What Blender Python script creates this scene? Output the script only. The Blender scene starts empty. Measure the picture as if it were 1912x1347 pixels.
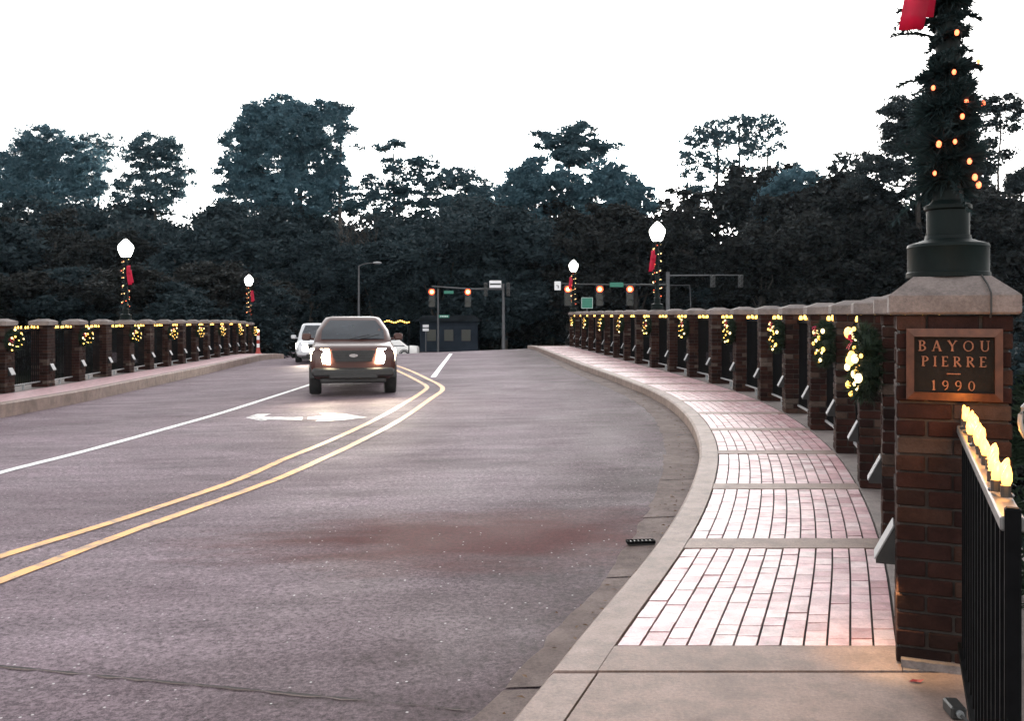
import bpy, bmesh, math, random
import numpy as np
from mathutils import Vector, Matrix, Euler

S = bpy.context.scene
COL = S.collection
R = math.radians
F, CX, HY, EYE = 1700.0, 956.0, 588.0, 1.33      # measured from the photograph: focal length, centre, horizon (px), eye height (m)

# ------------------------------------------------------------------ camera, sky, sun, exposure
cam = bpy.data.cameras.new('camera'); camo = bpy.data.objects.new('camera', cam); COL.objects.link(camo)
camo.location = (0, 0, EYE); camo.rotation_euler = (R(90), 0, 0)
cam.sensor_width = 36; cam.lens = 36 * F / 1912; cam.shift_y = -(673.5 - HY) / 1912
cam.clip_start = 0.05; cam.clip_end = 3000
S.camera = camo

HAZE_D = .00009
SUN_EL, SUN_AZ = 3.0, 6.0                          # low sun ahead, behind the trees
w = bpy.data.worlds.new('World'); S.world = w; w.use_nodes = True
nt = w.node_tree; nt.nodes.clear()
sky = nt.nodes.new('ShaderNodeTexSky'); sky.sky_type = 'NISHITA'; sky.sun_disc = False
sky.sun_elevation = R(SUN_EL); sky.sun_rotation = R(SUN_AZ); sky.air_density = 1.0; sky.dust_density = 2.0; sky.ozone_density = 1.0
hs = nt.nodes.new('ShaderNodeHueSaturation'); hs.inputs['Saturation'].default_value = 0.10
bg = nt.nodes.new('ShaderNodeBackground'); bg.inputs['Strength'].default_value = 0.12
wo = nt.nodes.new('ShaderNodeOutputWorld')
nt.links.new(sky.outputs[0], hs.inputs['Color']); nt.links.new(hs.outputs[0], bg.inputs[0]); nt.links.new(bg.outputs[0], wo.inputs[0])
sl = bpy.data.lights.new('sun', 'SUN'); sl.energy = 0.5; sl.angle = R(0.5); sl.color = (1, 0.86, 0.7)
so = bpy.data.objects.new('sun', sl); COL.objects.link(so)
so.rotation_euler = Vector((-math.sin(R(SUN_AZ)) * math.cos(R(SUN_EL)), -math.cos(R(SUN_AZ)) * math.cos(R(SUN_EL)), -math.sin(R(SUN_EL)))).to_track_quat('-Z', 'Y').to_euler()
S.view_settings.view_transform = 'Standard'; S.view_settings.look = 'None'; S.view_settings.gamma = 1
S.view_settings.use_curve_mapping = False
S.view_settings.exposure = 3.7
S.render.engine = 'CYCLES'
w.cycles.sampling_method = 'MANUAL'; w.cycles.sample_map_resolution = 2048
try:
    S.cycles.use_denoising = True
    S.cycles.max_bounces = 6; S.cycles.sample_clamp_indirect = 2; S.cycles.sample_clamp_direct = 0
except Exception: pass

# ------------------------------------------------------------------ helpers
class MB:
    def __init__(s): s.v = []; s.f = []; s.mi = []; s.cur = 0
    def add(s, vs, fs):
        o = len(s.v); s.v += [tuple(p) for p in vs]
        for f in fs: s.f.append([i + o for i in f]); s.mi.append(s.cur)
    def box(s, c, d, rot=None):
        x, y, z = d[0] / 2, d[1] / 2, d[2] / 2
        p = [Vector(q) for q in ((-x,-y,-z),(x,-y,-z),(x,y,-z),(-x,y,-z),(-x,-y,z),(x,-y,z),(x,y,z),(-x,y,z))]
        if rot: m = Euler(rot).to_matrix(); p = [m @ q for q in p]
        s.add([q + Vector(c) for q in p], [(3,2,1,0),(4,5,6,7),(0,1,5,4),(1,2,6,5),(2,3,7,6),(3,0,4,7)])
    def cbox(s, c, d, b):                       # box with chamfered edges
        bm = bmesh.new(); bmesh.ops.create_cube(bm, size=1)
        for q in bm.verts: q.co = Vector((q.co.x * d[0], q.co.y * d[1], q.co.z * d[2]))
        bmesh.ops.bevel(bm, geom=bm.edges[:], offset=b, segments=1, affect='EDGES')
        bm.verts.index_update()
        s.add([q.co + Vector(c) for q in bm.verts], [[q.index for q in f.verts] for f in bm.faces]); bm.free()
    def tube(s, pts, rad, n=8, cap=True):
        pts = [Vector(p) for p in pts]
        if not hasattr(rad, '__len__'): rad = [rad] * len(pts)
        vs = []; fs = []
        for i, p in enumerate(pts):
            d = (pts[min(i + 1, len(pts) - 1)] - pts[max(i - 1, 0)])
            if d.length < 1e-6: d = Vector((0, 0, 1))
            d.normalize()
            u = d.cross(Vector((0, 0, 1)) if abs(d.z) < .9 else Vector((1, 0, 0))).normalized(); q = d.cross(u)
            for k in range(n):
                a = 2 * math.pi * k / n
                vs.append(p + (u * math.cos(a) + q * math.sin(a)) * rad[i])
        for i in range(len(pts) - 1):
            for k in range(n):
                fs.append((i*n+k, i*n+(k+1)%n, (i+1)*n+(k+1)%n, (i+1)*n+k))
        if cap: fs.append(tuple(range(n))); fs.append(tuple(range((len(pts)-1)*n, len(pts)*n)))
        s.add(vs, fs)
    def lathe(s, prof, n=16, c=(0, 0, 0), cap=True):
        vs = []; fs = []
        for r, z in prof:
            for k in range(n):
                a = 2 * math.pi * (k + .5) / n
                vs.append((c[0] + r * math.cos(a), c[1] + r * math.sin(a), c[2] + z))
        for i in range(len(prof) - 1):
            for k in range(n): fs.append((i*n+k, i*n+(k+1)%n, (i+1)*n+(k+1)%n, (i+1)*n+k))
        if cap: fs.append(tuple(reversed(range(n)))); fs.append(tuple(range((len(prof)-1)*n, len(prof)*n)))
        s.add(vs, fs)
    def ball(s, c, r, n=8, m=5, sc=(1, 1, 1), rot=None):
        vs = []; fs = []
        mt = Euler(rot).to_matrix() if rot else None
        for i in range(m + 1):
            t = math.pi * i / m
            for k in range(n):
                a = 2 * math.pi * k / n
                q = Vector((r*sc[0]*math.sin(t)*math.cos(a), r*sc[1]*math.sin(t)*math.sin(a), r*sc[2]*math.cos(t)))
                if mt: q = mt @ q
                vs.append(q + Vector(c))
        for i in range(m):
            for k in range(n): fs.append((i*n+k, (i+1)*n+k, (i+1)*n+(k+1)%n, i*n+(k+1)%n))
        s.add(vs, fs)
    def prism(s, poly, a, b, axis='x'):         # polygon of 2-D points pushed from a to b along an axis
        def pt(p, t): return {'x': (t, p[0], p[1]), 'y': (p[0], t, p[1]), 'z': (p[0], p[1], t)}[axis]
        n = len(poly)
        s.add([pt(p, a) for p in poly] + [pt(p, b) for p in poly],
              [tuple(range(n)), tuple(reversed(range(n, 2*n)))] + [(i, n+i, n+(i+1)%n, (i+1)%n) for i in range(n)])
    def build(s, name, mat, parent=None, smooth=False, loc=None, fixn=True):
        me = bpy.data.meshes.new(name); me.from_pydata([tuple(p) for p in s.v], [], s.f)
        mats = mat if isinstance(mat, (list, tuple)) else [mat]
        for m in mats: me.materials.append(m)
        if len(mats) > 1: me.polygons.foreach_set('material_index', s.mi)
        if fixn:
            bm = bmesh.new(); bm.from_mesh(me); bmesh.ops.recalc_face_normals(bm, faces=bm.faces); bm.to_mesh(me); bm.free()
        if smooth:
            me.polygons.foreach_set('use_smooth', [True] * len(me.polygons))
            try: me.set_sharp_from_angle(angle=R(40))
            except Exception: pass
        me.update()
        o = bpy.data.objects.new(name, me); COL.objects.link(o)
        if parent: o.parent = parent
        if loc: o.location = loc
        return o

def tag(o, label=None, cat=None, group=None, kind=None):
    if label: o['label'] = label
    if cat: o['category'] = cat
    if group: o['group'] = group
    if kind: o['kind'] = kind
    return o
def thing(name, label, cat, loc=(0, 0, 0), rz=0, group=None):
    o = bpy.data.objects.new(name, None); COL.objects.link(o); o.empty_display_size = .2
    o.location = loc; o.rotation_euler = (0, 0, rz)
    return tag(o, label, cat, group)
KIDS = {}
def kids(o): return [c for c in bpy.data.objects if c.parent == o]
def copy_tree(o, parent=None):
    c = o.copy(); COL.objects.link(c)
    if parent: c.parent = parent
    ks = KIDS.get(o.name)
    if ks is None: ks = KIDS[o.name] = kids(o)
    for k in ks: copy_tree(k, c)
    return c
def again(o, loc, rz, label, group=None):
    c = copy_tree(o); c.location = loc; c.rotation_euler = (0, 0, rz); c['label'] = label
    if group: c['group'] = group
    return c

# ------------------------------------------------------------------ materials
def mat(name, col=(.5, .5, .5), rough=.6, metal=0, spec=.5, emit=None, es=0, var=0, scale=8, bump=0, bscale=60, bdist=.004, objvar=None):
    m = bpy.data.materials.new(name); m.use_nodes = True
    n = m.node_tree.nodes; l = m.node_tree.links; b = n['Principled BSDF']
    b.inputs['Base Color'].default_value = (*col, 1); b.inputs['Roughness'].default_value = rough
    b.inputs['Metallic'].default_value = metal; b.inputs['Specular IOR Level'].default_value = spec
    if emit: b.inputs['Emission Color'].default_value = (*emit, 1); b.inputs['Emission Strength'].default_value = es
    tc = n.new('ShaderNodeTexCoord')
    if var:
        nz = n.new('ShaderNodeTexNoise'); nz.inputs['Scale'].default_value = scale; nz.inputs['Detail'].default_value = 6
        rp = n.new('ShaderNodeValToRGB')
        rp.color_ramp.elements[0].position = .3; rp.color_ramp.elements[1].position = .7
        rp.color_ramp.elements[0].color = (*[max(0, c * (1 - var)) for c in col], 1)
        rp.color_ramp.elements[1].color = (*[min(1, c * (1 + var)) for c in col], 1)
        l.new(tc.outputs['Object'], nz.inputs['Vector']); l.new(nz.outputs[0], rp.inputs[0]); l.new(rp.outputs[0], b.inputs['Base Color'])
    if bump:
        nb = n.new('ShaderNodeTexNoise'); nb.inputs['Scale'].default_value = bscale; nb.inputs['Detail'].default_value = 5
        bp = n.new('ShaderNodeBump'); bp.inputs['Strength'].default_value = bump; bp.inputs['Distance'].default_value = bdist
        l.new(tc.outputs['Object'], nb.inputs['Vector']); l.new(nb.outputs[0], bp.inputs['Height']); l.new(bp.outputs[0], b.inputs['Normal'])
    return m

def N(m, t, **k):
    q = m.node_tree.nodes.new(t)
    for a, v in k.items(): setattr(q, a, v)
    return q
def mixc(m, fac, a, b, mode='MIX'):
    q = N(m, 'ShaderNodeMix', data_type='RGBA', blend_type=mode)
    L = m.node_tree.links
    for sock, val in ((q.inputs[0], fac), (q.inputs[6], a), (q.inputs[7], b)):
        if isinstance(val, (int, float)): sock.default_value = val
        elif isinstance(val, tuple): sock.default_value = (*val, 1)
        else: L.new(val, sock)
    return q.outputs[2]
def ramp(m, src, stops):
    q = N(m, 'ShaderNodeValToRGB'); e = q.color_ramp.elements
    while len(e) < len(stops): e.new(.5)
    for i, (p, c) in enumerate(stops):
        e[i].position = p; e[i].color = (*c, 1) if isinstance(c, tuple) else (c, c, c, 1)
    m.node_tree.links.new(src, q.inputs[0]); return q.outputs[0]
def noise(m, vec, scale, detail=4, rough=.55):
    q = N(m, 'ShaderNodeTexNoise'); q.inputs['Scale'].default_value = scale; q.inputs['Detail'].default_value = detail; q.inputs['Roughness'].default_value = rough
    m.node_tree.links.new(vec, q.inputs['Vector']); return q.outputs[0]
def mapping(m, vec, sc, rot=(0, 0, 0), loc=(0, 0, 0)):
    q = N(m, 'ShaderNodeMapping'); q.inputs['Scale'].default_value = sc; q.inputs['Rotation'].default_value = rot; q.inputs['Location'].default_value = loc
    m.node_tree.links.new(vec, q.inputs['Vector']); return q.outputs[0]

def asphalt_mat():
    m = mat('asphalt', (.1, .1, .1), .6, spec=.08); L = m.node_tree.links; b = m.node_tree.nodes['Principled BSDF']
    tc = N(m, 'ShaderNodeTexCoord').outputs['Object']
    big = ramp(m, noise(m, mapping(m, tc, (.35, .9, 1)), 1.0, 6, .6), [(.3, (.150, .110, .127)), (.7, (.26, .202, .23))])
    streak = ramp(m, noise(m, mapping(m, tc, (.7, 3.0, 1), (0, 0, R(-12))), 1.6, 5), [(.34, .72), (.58, 1.04)])
    c = mixc(m, .8, big, streak, 'MULTIPLY')
    blot = ramp(m, noise(m, mapping(m, tc, (.9, 2.2, 1), (0, 0, R(8)), (3, 1, 0)), 1.1, 7, .7), [(.36, .66), (.5, 1.0)])
    c = mixc(m, .75, c, blot, 'MULTIPLY')
    ka = N(m, 'ShaderNodeAttribute', attribute_name='kerbside'); kn = N(m, 'ShaderNodeMath', operation='MULTIPLY'); L.new(ka.outputs['Fac'], kn.inputs[0])
    L.new(ramp(m, noise(m, mapping(m, tc, (.8, .5, 1)), 1.3, 7, .7), [(.3, .35), (.6, 1.0)]), kn.inputs[1])
    c = mixc(m, kn.outputs[0], c, (.040, .026, .027))
    grain = ramp(m, noise(m, tc, 34, 6, .95), [(.40, .30), (.62, 1.65)])
    c = mixc(m, .95, c, grain, 'MULTIPLY')
    # rust coloured stain across the near lane
    mp = mapping(m, tc, (.58, 1.3, 1), (0, 0, 0), (.1, -6.2 * 1.3, .2))
    ln = N(m, 'ShaderNodeVectorMath', operation='LENGTH'); L.new(mp, ln.inputs[0])
    ad = N(m, 'ShaderNodeMath', operation='MULTIPLY_ADD'); L.new(noise(m, mapping(m, tc, (.8, 2.2, 1)), 2.0, 6), ad.inputs[0]); ad.inputs[1].default_value = 1.4; L.new(ln.outputs['Value'], ad.inputs[2]); hf = N(m, 'ShaderNodeMath', operation='MULTIPLY'); L.new(ad.outputs[0], hf.inputs[0]); hf.inputs[1].default_value = .5
    st = ramp(m, hf.outputs[0], [(.55, .92), (1.0, 0.0)])
    c = mixc(m, st, c, mixc(m, .6, (.072, .016, .017), grain, 'MULTIPLY'))
    spk = N(m, 'ShaderNodeTexVoronoi'); spk.inputs['Scale'].default_value = 28; L.new(tc, spk.inputs['Vector'])
    rnd = N(m, 'ShaderNodeSeparateColor'); L.new(spk.outputs['Color'], rnd.inputs[0])
    a1 = ramp(m, spk.outputs['Distance'], [(.10, 1.0), (.2, 0.0)]); a2 = ramp(m, rnd.outputs[0], [(.9, 0.0), (.93, 1.0)])
    mu = N(m, 'ShaderNodeMath', operation='MULTIPLY'); L.new(a1, mu.inputs[0]); L.new(a2, mu.inputs[1])
    c = mixc(m, mu.outputs[0], c, (.55, .52, .52)); L.new(c, b.inputs['Base Color'])
    rg = ramp(m, noise(m, tc, 1.3, 4), [(.3, .62), (.7, .78)]); L.new(rg, b.inputs['Roughness'])
    bp = N(m, 'ShaderNodeBump'); bp.inputs['Strength'].default_value = .55; bp.inputs['Distance'].default_value = .006
    L.new(noise(m, tc, 55, 5, .85), bp.inputs['Height']); L.new(bp.outputs[0], b.inputs['Normal'])
    return m
def brick_mat(name, stops, rough, spec=.4, bump=.5, dirt=.5, coarse=30):
    m = mat(name, (.3, .1, .08), rough, spec=spec); L = m.node_tree.links; b = m.node_tree.nodes['Principled BSDF']
    tc = N(m, 'ShaderNodeTexCoord').outputs['Object']
    oi = N(m, 'ShaderNodeObjectInfo'); ge = N(m, 'ShaderNodeNewGeometry')
    ad = N(m, 'ShaderNodeMath', operation='ADD'); L.new(oi.outputs['Random'], ad.inputs[0]); L.new(ge.outputs['Random Per Island'], ad.inputs[1])
    fr = N(m, 'ShaderNodeMath', operation='FRACT'); L.new(ad.outputs[0], fr.inputs[0])
    c = ramp(m, fr.outputs[0], stops)
    pos = ge.outputs['Position']
    c = mixc(m, dirt, c, ramp(m, noise(m, pos, 9, 6, .65), [(.32, .35), (.66, 1.25)]), 'MULTIPLY')
    c = mixc(m, .35, c, ramp(m, noise(m, pos, 140, 3, .7), [(.3, .5), (.7, 1.4)]), 'MULTIPLY')
    L.new(c, b.inputs['Base Color'])
    bp = N(m, 'ShaderNodeBump'); bp.inputs['Strength'].default_value = bump; bp.inputs['Distance'].default_value = .006
    L.new(noise(m, pos, coarse, 5, .65), bp.inputs['Height']); L.new(bp.outputs[0], b.inputs['Normal'])
    return m
def concrete_mat(name, a, b_, rough=.75, spec=.35):
    m = mat(name, a, rough, spec=spec); L = m.node_tree.links; b = m.node_tree.nodes['Principled BSDF']
    pos = N(m, 'ShaderNodeNewGeometry').outputs['Position']
    c = ramp(m, noise(m, pos, 2.2, 7, .62), [(.3, a), (.7, b_)])
    c = mixc(m, .55, c, ramp(m, noise(m, pos, 70, 4, .85), [(.32, .45), (.68, 1.4)]), 'MULTIPLY')
    c = mixc(m, .6, c, ramp(m, noise(m, pos, 7, 6, .7), [(.36, .5), (.56, 1.05)]), 'MULTIPLY')
    L.new(c, b.inputs['Base Color'])
    bp = N(m, 'ShaderNodeBump'); bp.inputs['Strength'].default_value = .7; bp.inputs['Distance'].default_value = .004
    L.new(noise(m, pos, 60, 5, .8), bp.inputs['Height']); L.new(bp.outputs[0], b.inputs['Normal'])
    return m
def leaf_mat(name, a, b_, rough=.6):
    m = mat(name, a, rough, spec=.25); L = m.node_tree.links; b = m.node_tree.nodes['Principled BSDF']
    ge = N(m, 'ShaderNodeNewGeometry')
    c = ramp(m, ge.outputs['Random Per Island'], [(0, a), (1, b_)]); L.new(c, b.inputs['Base Color'])
    tr = N(m, 'ShaderNodeBsdfTranslucent'); L.new(c, tr.inputs[0]); mx = N(m, 'ShaderNodeMixShader'); mx.inputs[0].default_value = .4
    L.new(b.outputs[0], mx.inputs[1]); L.new(tr.outputs[0], mx.inputs[2]); L.new(mx.outputs[0], m.node_tree.nodes['Material Output'].inputs[0])
    return m
def bulb_mat(name, col, es): return mat(name, col, .3, emit=col, es=es)
def paint_mat(name, col, worn):
    m = mat(name, col, .5, spec=.4); L = m.node_tree.links; b = m.node_tree.nodes['Principled BSDF']
    tc = N(m, 'ShaderNodeTexCoord').outputs['Object']
    c = mixc(m, ramp(m, noise(m, tc, 7, 7, .7), [(.47, 0.0), (.62, worn)]), col, (.13, .12, .125))
    c = mixc(m, .5, c, ramp(m, noise(m, tc, 130, 3, .8), [(.3, .7), (.7, 1.2)]), 'MULTIPLY')
    L.new(c, b.inputs['Base Color']); return m

M = {}
M['asphalt'] = asphalt_mat()
M['paver'] = brick_mat('paver_brick', [(0, (.36, .19, .205)), (.3, (.53, .31, .335)), (.55, (.58, .39, .41)), (.75, (.48, .29, .305)), (.9, (.62, .48, .49)), (1, (.38, .22, .23))], .42, .38, .4, .6, 60)
M['joint'] = mat('paving_joint', (.03, .025, .025), .9, var=.4, scale=30)
M['brick'] = brick_mat('post_brick', [(0, (.021, .009, .008)), (.4, (.034, .0135, .0105)), (.62, (.014, .0075, .007)), (.82, (.046, .021, .015)), (.94, (.062, .043, .035)), (1, (.10, .075, .063))], .9, .12, .9, .7, 45)
M['mortar'] = mat('mortar', (.03, .023, .02), .95, var=.4, scale=25, bump=.5, bscale=120)
M['cap'] = concrete_mat('cap_concrete', (.14, .115, .11), (.21, .172, .162))
M['walk'] = concrete_mat('walk_concrete', (.17, .112, .092), (.28, .195, .165), .6, .4)
M['kerb'] = concrete_mat('kerb_concrete', (.18, .125, .105), (.29, .21, .185), .6, .4)
M['gutter'] = concrete_mat('gutter_concrete', (.115, .085, .079), (.205, .16, .15), .8, .08)
M['white'] = paint_mat('white_road_paint', (.85, .84, .84), .4)
M['faded'] = paint_mat('faded_road_paint', (.62, .58, .59), .95)
M['yellow'] = paint_mat('yellow_road_paint', (.85, .40, .10), .75)
M['black_metal'] = mat('black_metal', (.0035, .0035, .004), .75, metal=0, spec=.06, var=.3, scale=20)
M['green_metal'] = mat('lamp_metal', (.004, .008, .008), .55, metal=0, spec=.12, var=.4, scale=9, bump=.2, bscale=40)
M['grey_metal'] = mat('galvanised_metal', (.25, .26, .27), .5, metal=.6, var=.2, scale=5)
M['dull_metal'] = mat('dull_metal', (.075, .075, .08), .6, metal=.2, var=.2, scale=5)
M['rail_metal'] = mat('rail_metal', (.13, .125, .12), .5, metal=.2, var=.2, scale=12)
M['pale_metal'] = mat('pale_metal', (.30, .30, .31), .6, metal=.3, var=.1, scale=30)
M['globe'] = mat('lit_globe', (.9, .9, .88), .3, emit=(1, .97, .88), es=1.6)
M['bulb'] = bulb_mat('warm_bulb', (1, .50, .09), .42)
M['bulb_w'] = bulb_mat('white_bulb', (1, .70, .30), .45)
M['bulb_hot'] = bulb_mat('amber_bulb', (1, .38, .07), .42)
M['bulb_o'] = bulb_mat('orange_bulb', (1, .13, .05), .45)
M['red_cloth'] = mat('red_ribbon', (.55, .012, .06), .5, bump=.2, bscale=30)
_t = N(M['red_cloth'], 'ShaderNodeBsdfTranslucent'); _t.inputs[0].default_value = (.8, .05, .18, 1); _x = N(M['red_cloth'], 'ShaderNodeMixShader'); _x.inputs[0].default_value = .5
_l = M['red_cloth'].node_tree.links; _n = M['red_cloth'].node_tree.nodes; _l.new(_n['Principled BSDF'].outputs[0], _x.inputs[1]); _l.new(_t.outputs[0], _x.inputs[2]); _l.new(_x.outputs[0], _n['Material Output'].inputs[0])
M['needle'] = leaf_mat('wreath_needles', (.012, .022, .014), (.03, .05, .03))
M['garland'] = leaf_mat('garland_needles', (.010, .020, .022), (.022, .040, .042))
M['leaf_a'] = leaf_mat('glare_tinted_leaves', (.055, .118, .152), (.09, .168, .205))  # blue veil of glare over the treetops is mixed into the leaf colour
M['leaf_b'] = leaf_mat('glare_tinted_needles', (.042, .085, .105), (.07, .125, .15))  # needle colour carries the same bluish veiling glare
M['leaf_c'] = leaf_mat('shade_toned_leaves', (.016, .028, .034), (.03, .048, .056))  # shade of the lower belt put into the colour, darker than skyline leaves
M['leaf_e'] = leaf_mat('brown_shade_toned_leaves', (.011, .012, .012), (.022, .023, .022))  # browner right-hand belt, its shade likewise darkened into the colour
M['bark'] = mat('bark', (.05, .042, .038), .9, var=.4, scale=4, bump=.5, bscale=12, bdist=.02)
M['copper'] = mat('bronze_frame', (.075, .027, .014), .5, metal=.4, var=.3, scale=30, bump=.15, bscale=80)
M['copper_letter'] = mat('bronze_letter', (.16, .065, .036), .42, metal=.4, var=.2, scale=60)
M['plate'] = mat('bronze_plate', (.005, .004, .0035), .8, metal=0, spec=.2, var=.4, scale=50, bump=.3, bscale=160)
M['grass'] = mat('ground_cover', (.014, .016, .011), 1.0, spec=0, var=.5, scale=.6)
M['water'] = mat('bayou_water', (.015, .02, .02), .08, spec=.5, bump=.15, bscale=3, bdist=.03)
M['maroon'] = mat('maroon_paint', (.06, .022, .018), .28, spec=.5, metal=.1, var=.12, scale=4)
M['silver_paint'] = mat('silver_paint', (.50, .50, .52), .28, spec=.6, metal=.3, var=.05, scale=4)
M['white_paint'] = mat('white_paint', (.74, .72, .70), .3, spec=.5, var=.04, scale=4)
M['glass'] = mat('car_glass', (.025, .028, .036), .06, metal=.05, spec=.7, var=.2, scale=3)
M['rubber'] = mat('rubber', (.012, .012, .012), .8, var=.3, scale=20)
M['plastic'] = mat('black_plastic', (.018, .017, .017), .5, var=.3, scale=15)
M['chrome'] = mat('chrome', (.75, .75, .76), .15, metal=1, var=.05, scale=20)
M['beam'] = mat('lit_headlight', (1, .9, .7), .2, emit=(1, .84, .55), es=6)
M['beam2'] = mat('lit_headlight_far', (1, .95, .85), .2, emit=(1, .92, .8), es=3)
M['red_light'] = mat('lit_red_signal', (1, .15, .05), .3, emit=(1, .035, .008), es=.9)
M['core'] = mat('overexposed_core', (1, .6, .3), .3, emit=(1, .5, .16), es=1.3)  # imitates the blown-out centre of a lit red lens
M['dark_lens'] = mat('unlit_lens', (.02, .02, .015), .3, var=.2, scale=30)
M['sign_green'] = mat('sign_green', (.012, .15, .10), .4, var=.1, scale=10)
M['sign_white'] = mat('sign_white', (.75, .74, .75), .45, var=.06, scale=10)
M['sign_dark'] = mat('sign_dark', (.03, .03, .03), .5, var=.2, scale=10)
M['cone_red'] = mat('marker_red', (.30, .03, .02), .6, var=.15, scale=10)
M['wall_blue'] = mat('building_wall', (.017, .021, .029), .9, spec=.05, var=.2, scale=1)
M['roof'] = mat('roofing', (.013, .015, .018), .9, spec=.05, var=.3, scale=2)
M['litter'] = leaf_mat('dry_leaves', (.07, .035, .02), (.2, .12, .07))
M['red_leaf'] = mat('fallen_red_leaf', (.22, .02, .025), .6, var=.3, scale=60)

# ------------------------------------------------------------------ the line of the bridge, metres (x right, y ahead)
def hermite(pts):
    ys = [p[0] for p in pts]; xs = [p[1] for p in pts]; n = len(pts)
    t = [0] * n
    for i in range(n):
        a, b = max(i - 1, 0), min(i + 1, n - 1); t[i] = (xs[b] - xs[a]) / (ys[b] - ys[a])
    def f(y):
        if y <= ys[0]: return xs[0] + t[0] * (y - ys[0])
        if y >= ys[-1]: return xs[-1] + t[-1] * (y - ys[-1])
        i = next(k for k in range(n - 1) if y <= ys[k + 1])
        h = ys[i+1] - ys[i]; u = (y - ys[i]) / h
        return ((2*u**3-3*u*u+1)*xs[i] + (u**3-2*u*u+u)*h*t[i] + (-2*u**3+3*u*u)*xs[i+1] + (u**3-u*u)*h*t[i+1])
    return f
XR = hermite([(-8, -2.7), (-4, -1.24), (0, .22), (3.44, 1.475), (5.2, 2.117), (6.9, 2.64), (8.7, 3.10), (10.5, 3.44), (12.2, 3.67), (14.1, 3.83), (15.9, 3.88), (17.7, 3.84), (20.8, 3.66), (24.5, 3.36), (28, 3.15), (31.5, 2.93), (38.5, 2.46), (46, 1.95), (70, .4)])
XL = hermite([(-8, -14.6), (0, -12.3), (6, -10.9), (12, -10.1), (18.2, -9.95), (21.7, -10.2), (25, -10.47), (28.5, -10.75), (31, -11.0), (36, -11.5), (43, -12.2), (55, -13.4), (70, -15)])
WK = hermite([(-8, 1.25), (6, 1.25), (12, 1.33), (20, 1.48), (45, 1.5), (70, 1.5)])
def slope(f, y): return (f(y + .05) - f(y - .05)) / .1
def off(f, y, perp): return f(y) + perp * math.sqrt(1 + slope(f, y) ** 2)
def crest(y):
    t = y - 37
    if t < 0: return 0
    if t < 8: return -.0035 * t * t
    return max(-.224 - .056 * (t - 8), -1.3)
def zr(y): return crest(y)
def zl(y): return -.22 - .0065 * (min(y, 45) - 18) + crest(y)
def kerb_r(y): return off(XR, y, -WK(y))
def kerb_l(y): return off(XL, y, 1.12)
def road_z(x, y):
    a, b = kerb_r(y), kerb_l(y); t = (a - x) / (a - b)
    return (zr(y) - .15) * (1 - t) + (zl(y) - .25) * t
def on_road(px, py):                              # a sight line of the survey brought down onto the road surface
    y = 10.0; x = 0
    for _ in range(40):
        y2 = F * (EYE - road_z(x, y)) / (py - HY); y = .5 * y + .5 * y2; x = (px - CX) / F * y
    return x, y

def sheet(name, rows, m, kind='structure', parent=None, smooth=True):
    b = MB(); n = len(rows[0])
    b.v = [tuple(p) for r in rows for p in r]
    b.f = [(i*n+k, i*n+k+1, (i+1)*n+k+1, (i+1)*n+k) for i in range(len(rows)-1) for k in range(n-1)]; b.mi = [0] * len(b.f)
    o = b.build(name, m, parent, smooth)
    if kind and not parent: o['kind'] = kind
    return o
def frange(a, b, st):
    n = max(1, int(round((b - a) / st))); return [a + (b - a) * i / n for i in range(n + 1)]

# ground, water, road
def ss(a, b, x): t = min(1, max(0, (x - a) / (b - a))); return t * t * (3 - 2 * t)
def ground_z(x, y):
    v = ss(4, 10, y) * (1 - ss(32, 46, y)); z0 = -.62 - 1.35 * ss(4, 40, y)
    return z0 * (1 - v) - 5.2 * v
gx = [-900, -400, -200] + frange(-120, 120, 8) + [200, 400, 900]; gy = [-300, -100, -40] + frange(-20, 60, 2.5) + frange(70, 200, 10) + [400, 900, 2000]
sheet('ground', [[(x, y, ground_z(x, y) + .12 * math.sin(x * .7 + y * .4)) for x in gx] for y in gy], M['grass'])
sheet('water', [[(-300, 5, -4.6), (300, 5, -4.6)], [(-300, 42, -4.6), (300, 42, -4.6)]], M['water'])
ys_all = frange(-8, 70, .5)
rows = []
for y in ys_all:
    a, b = kerb_r(y), kerb_l(y)
    r = [(a + .9, y, zr(y) - 2.6), (a + .05, y, zr(y) - .15)]
    r += [(a + (b - a) * k / 36, y, road_z(a + (b - a) * k / 36, y)) for k in range(37)]
    r += [(b - .05, y, zl(y) - .25), (b - .9, y, zl(y) - 2.6)]
    rows.append(r)
rd = sheet('road', rows, M['asphalt'])
at_ = rd.data.attributes.new('kerbside', 'FLOAT', 'POINT')       # nearness to the right gutter, where grime gathers
at_.data.foreach_set('value', [max(0.0, 1 - abs(p[0] - kerb_r(p[1])) / 2.2) for r in rows for p in r])
sheet('cross_street', [[(-90, 58, -1.72), (90, 58, -1.72)], [(-90, 74, -1.72), (90, 74, -1.72)]], M['asphalt'])

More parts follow.
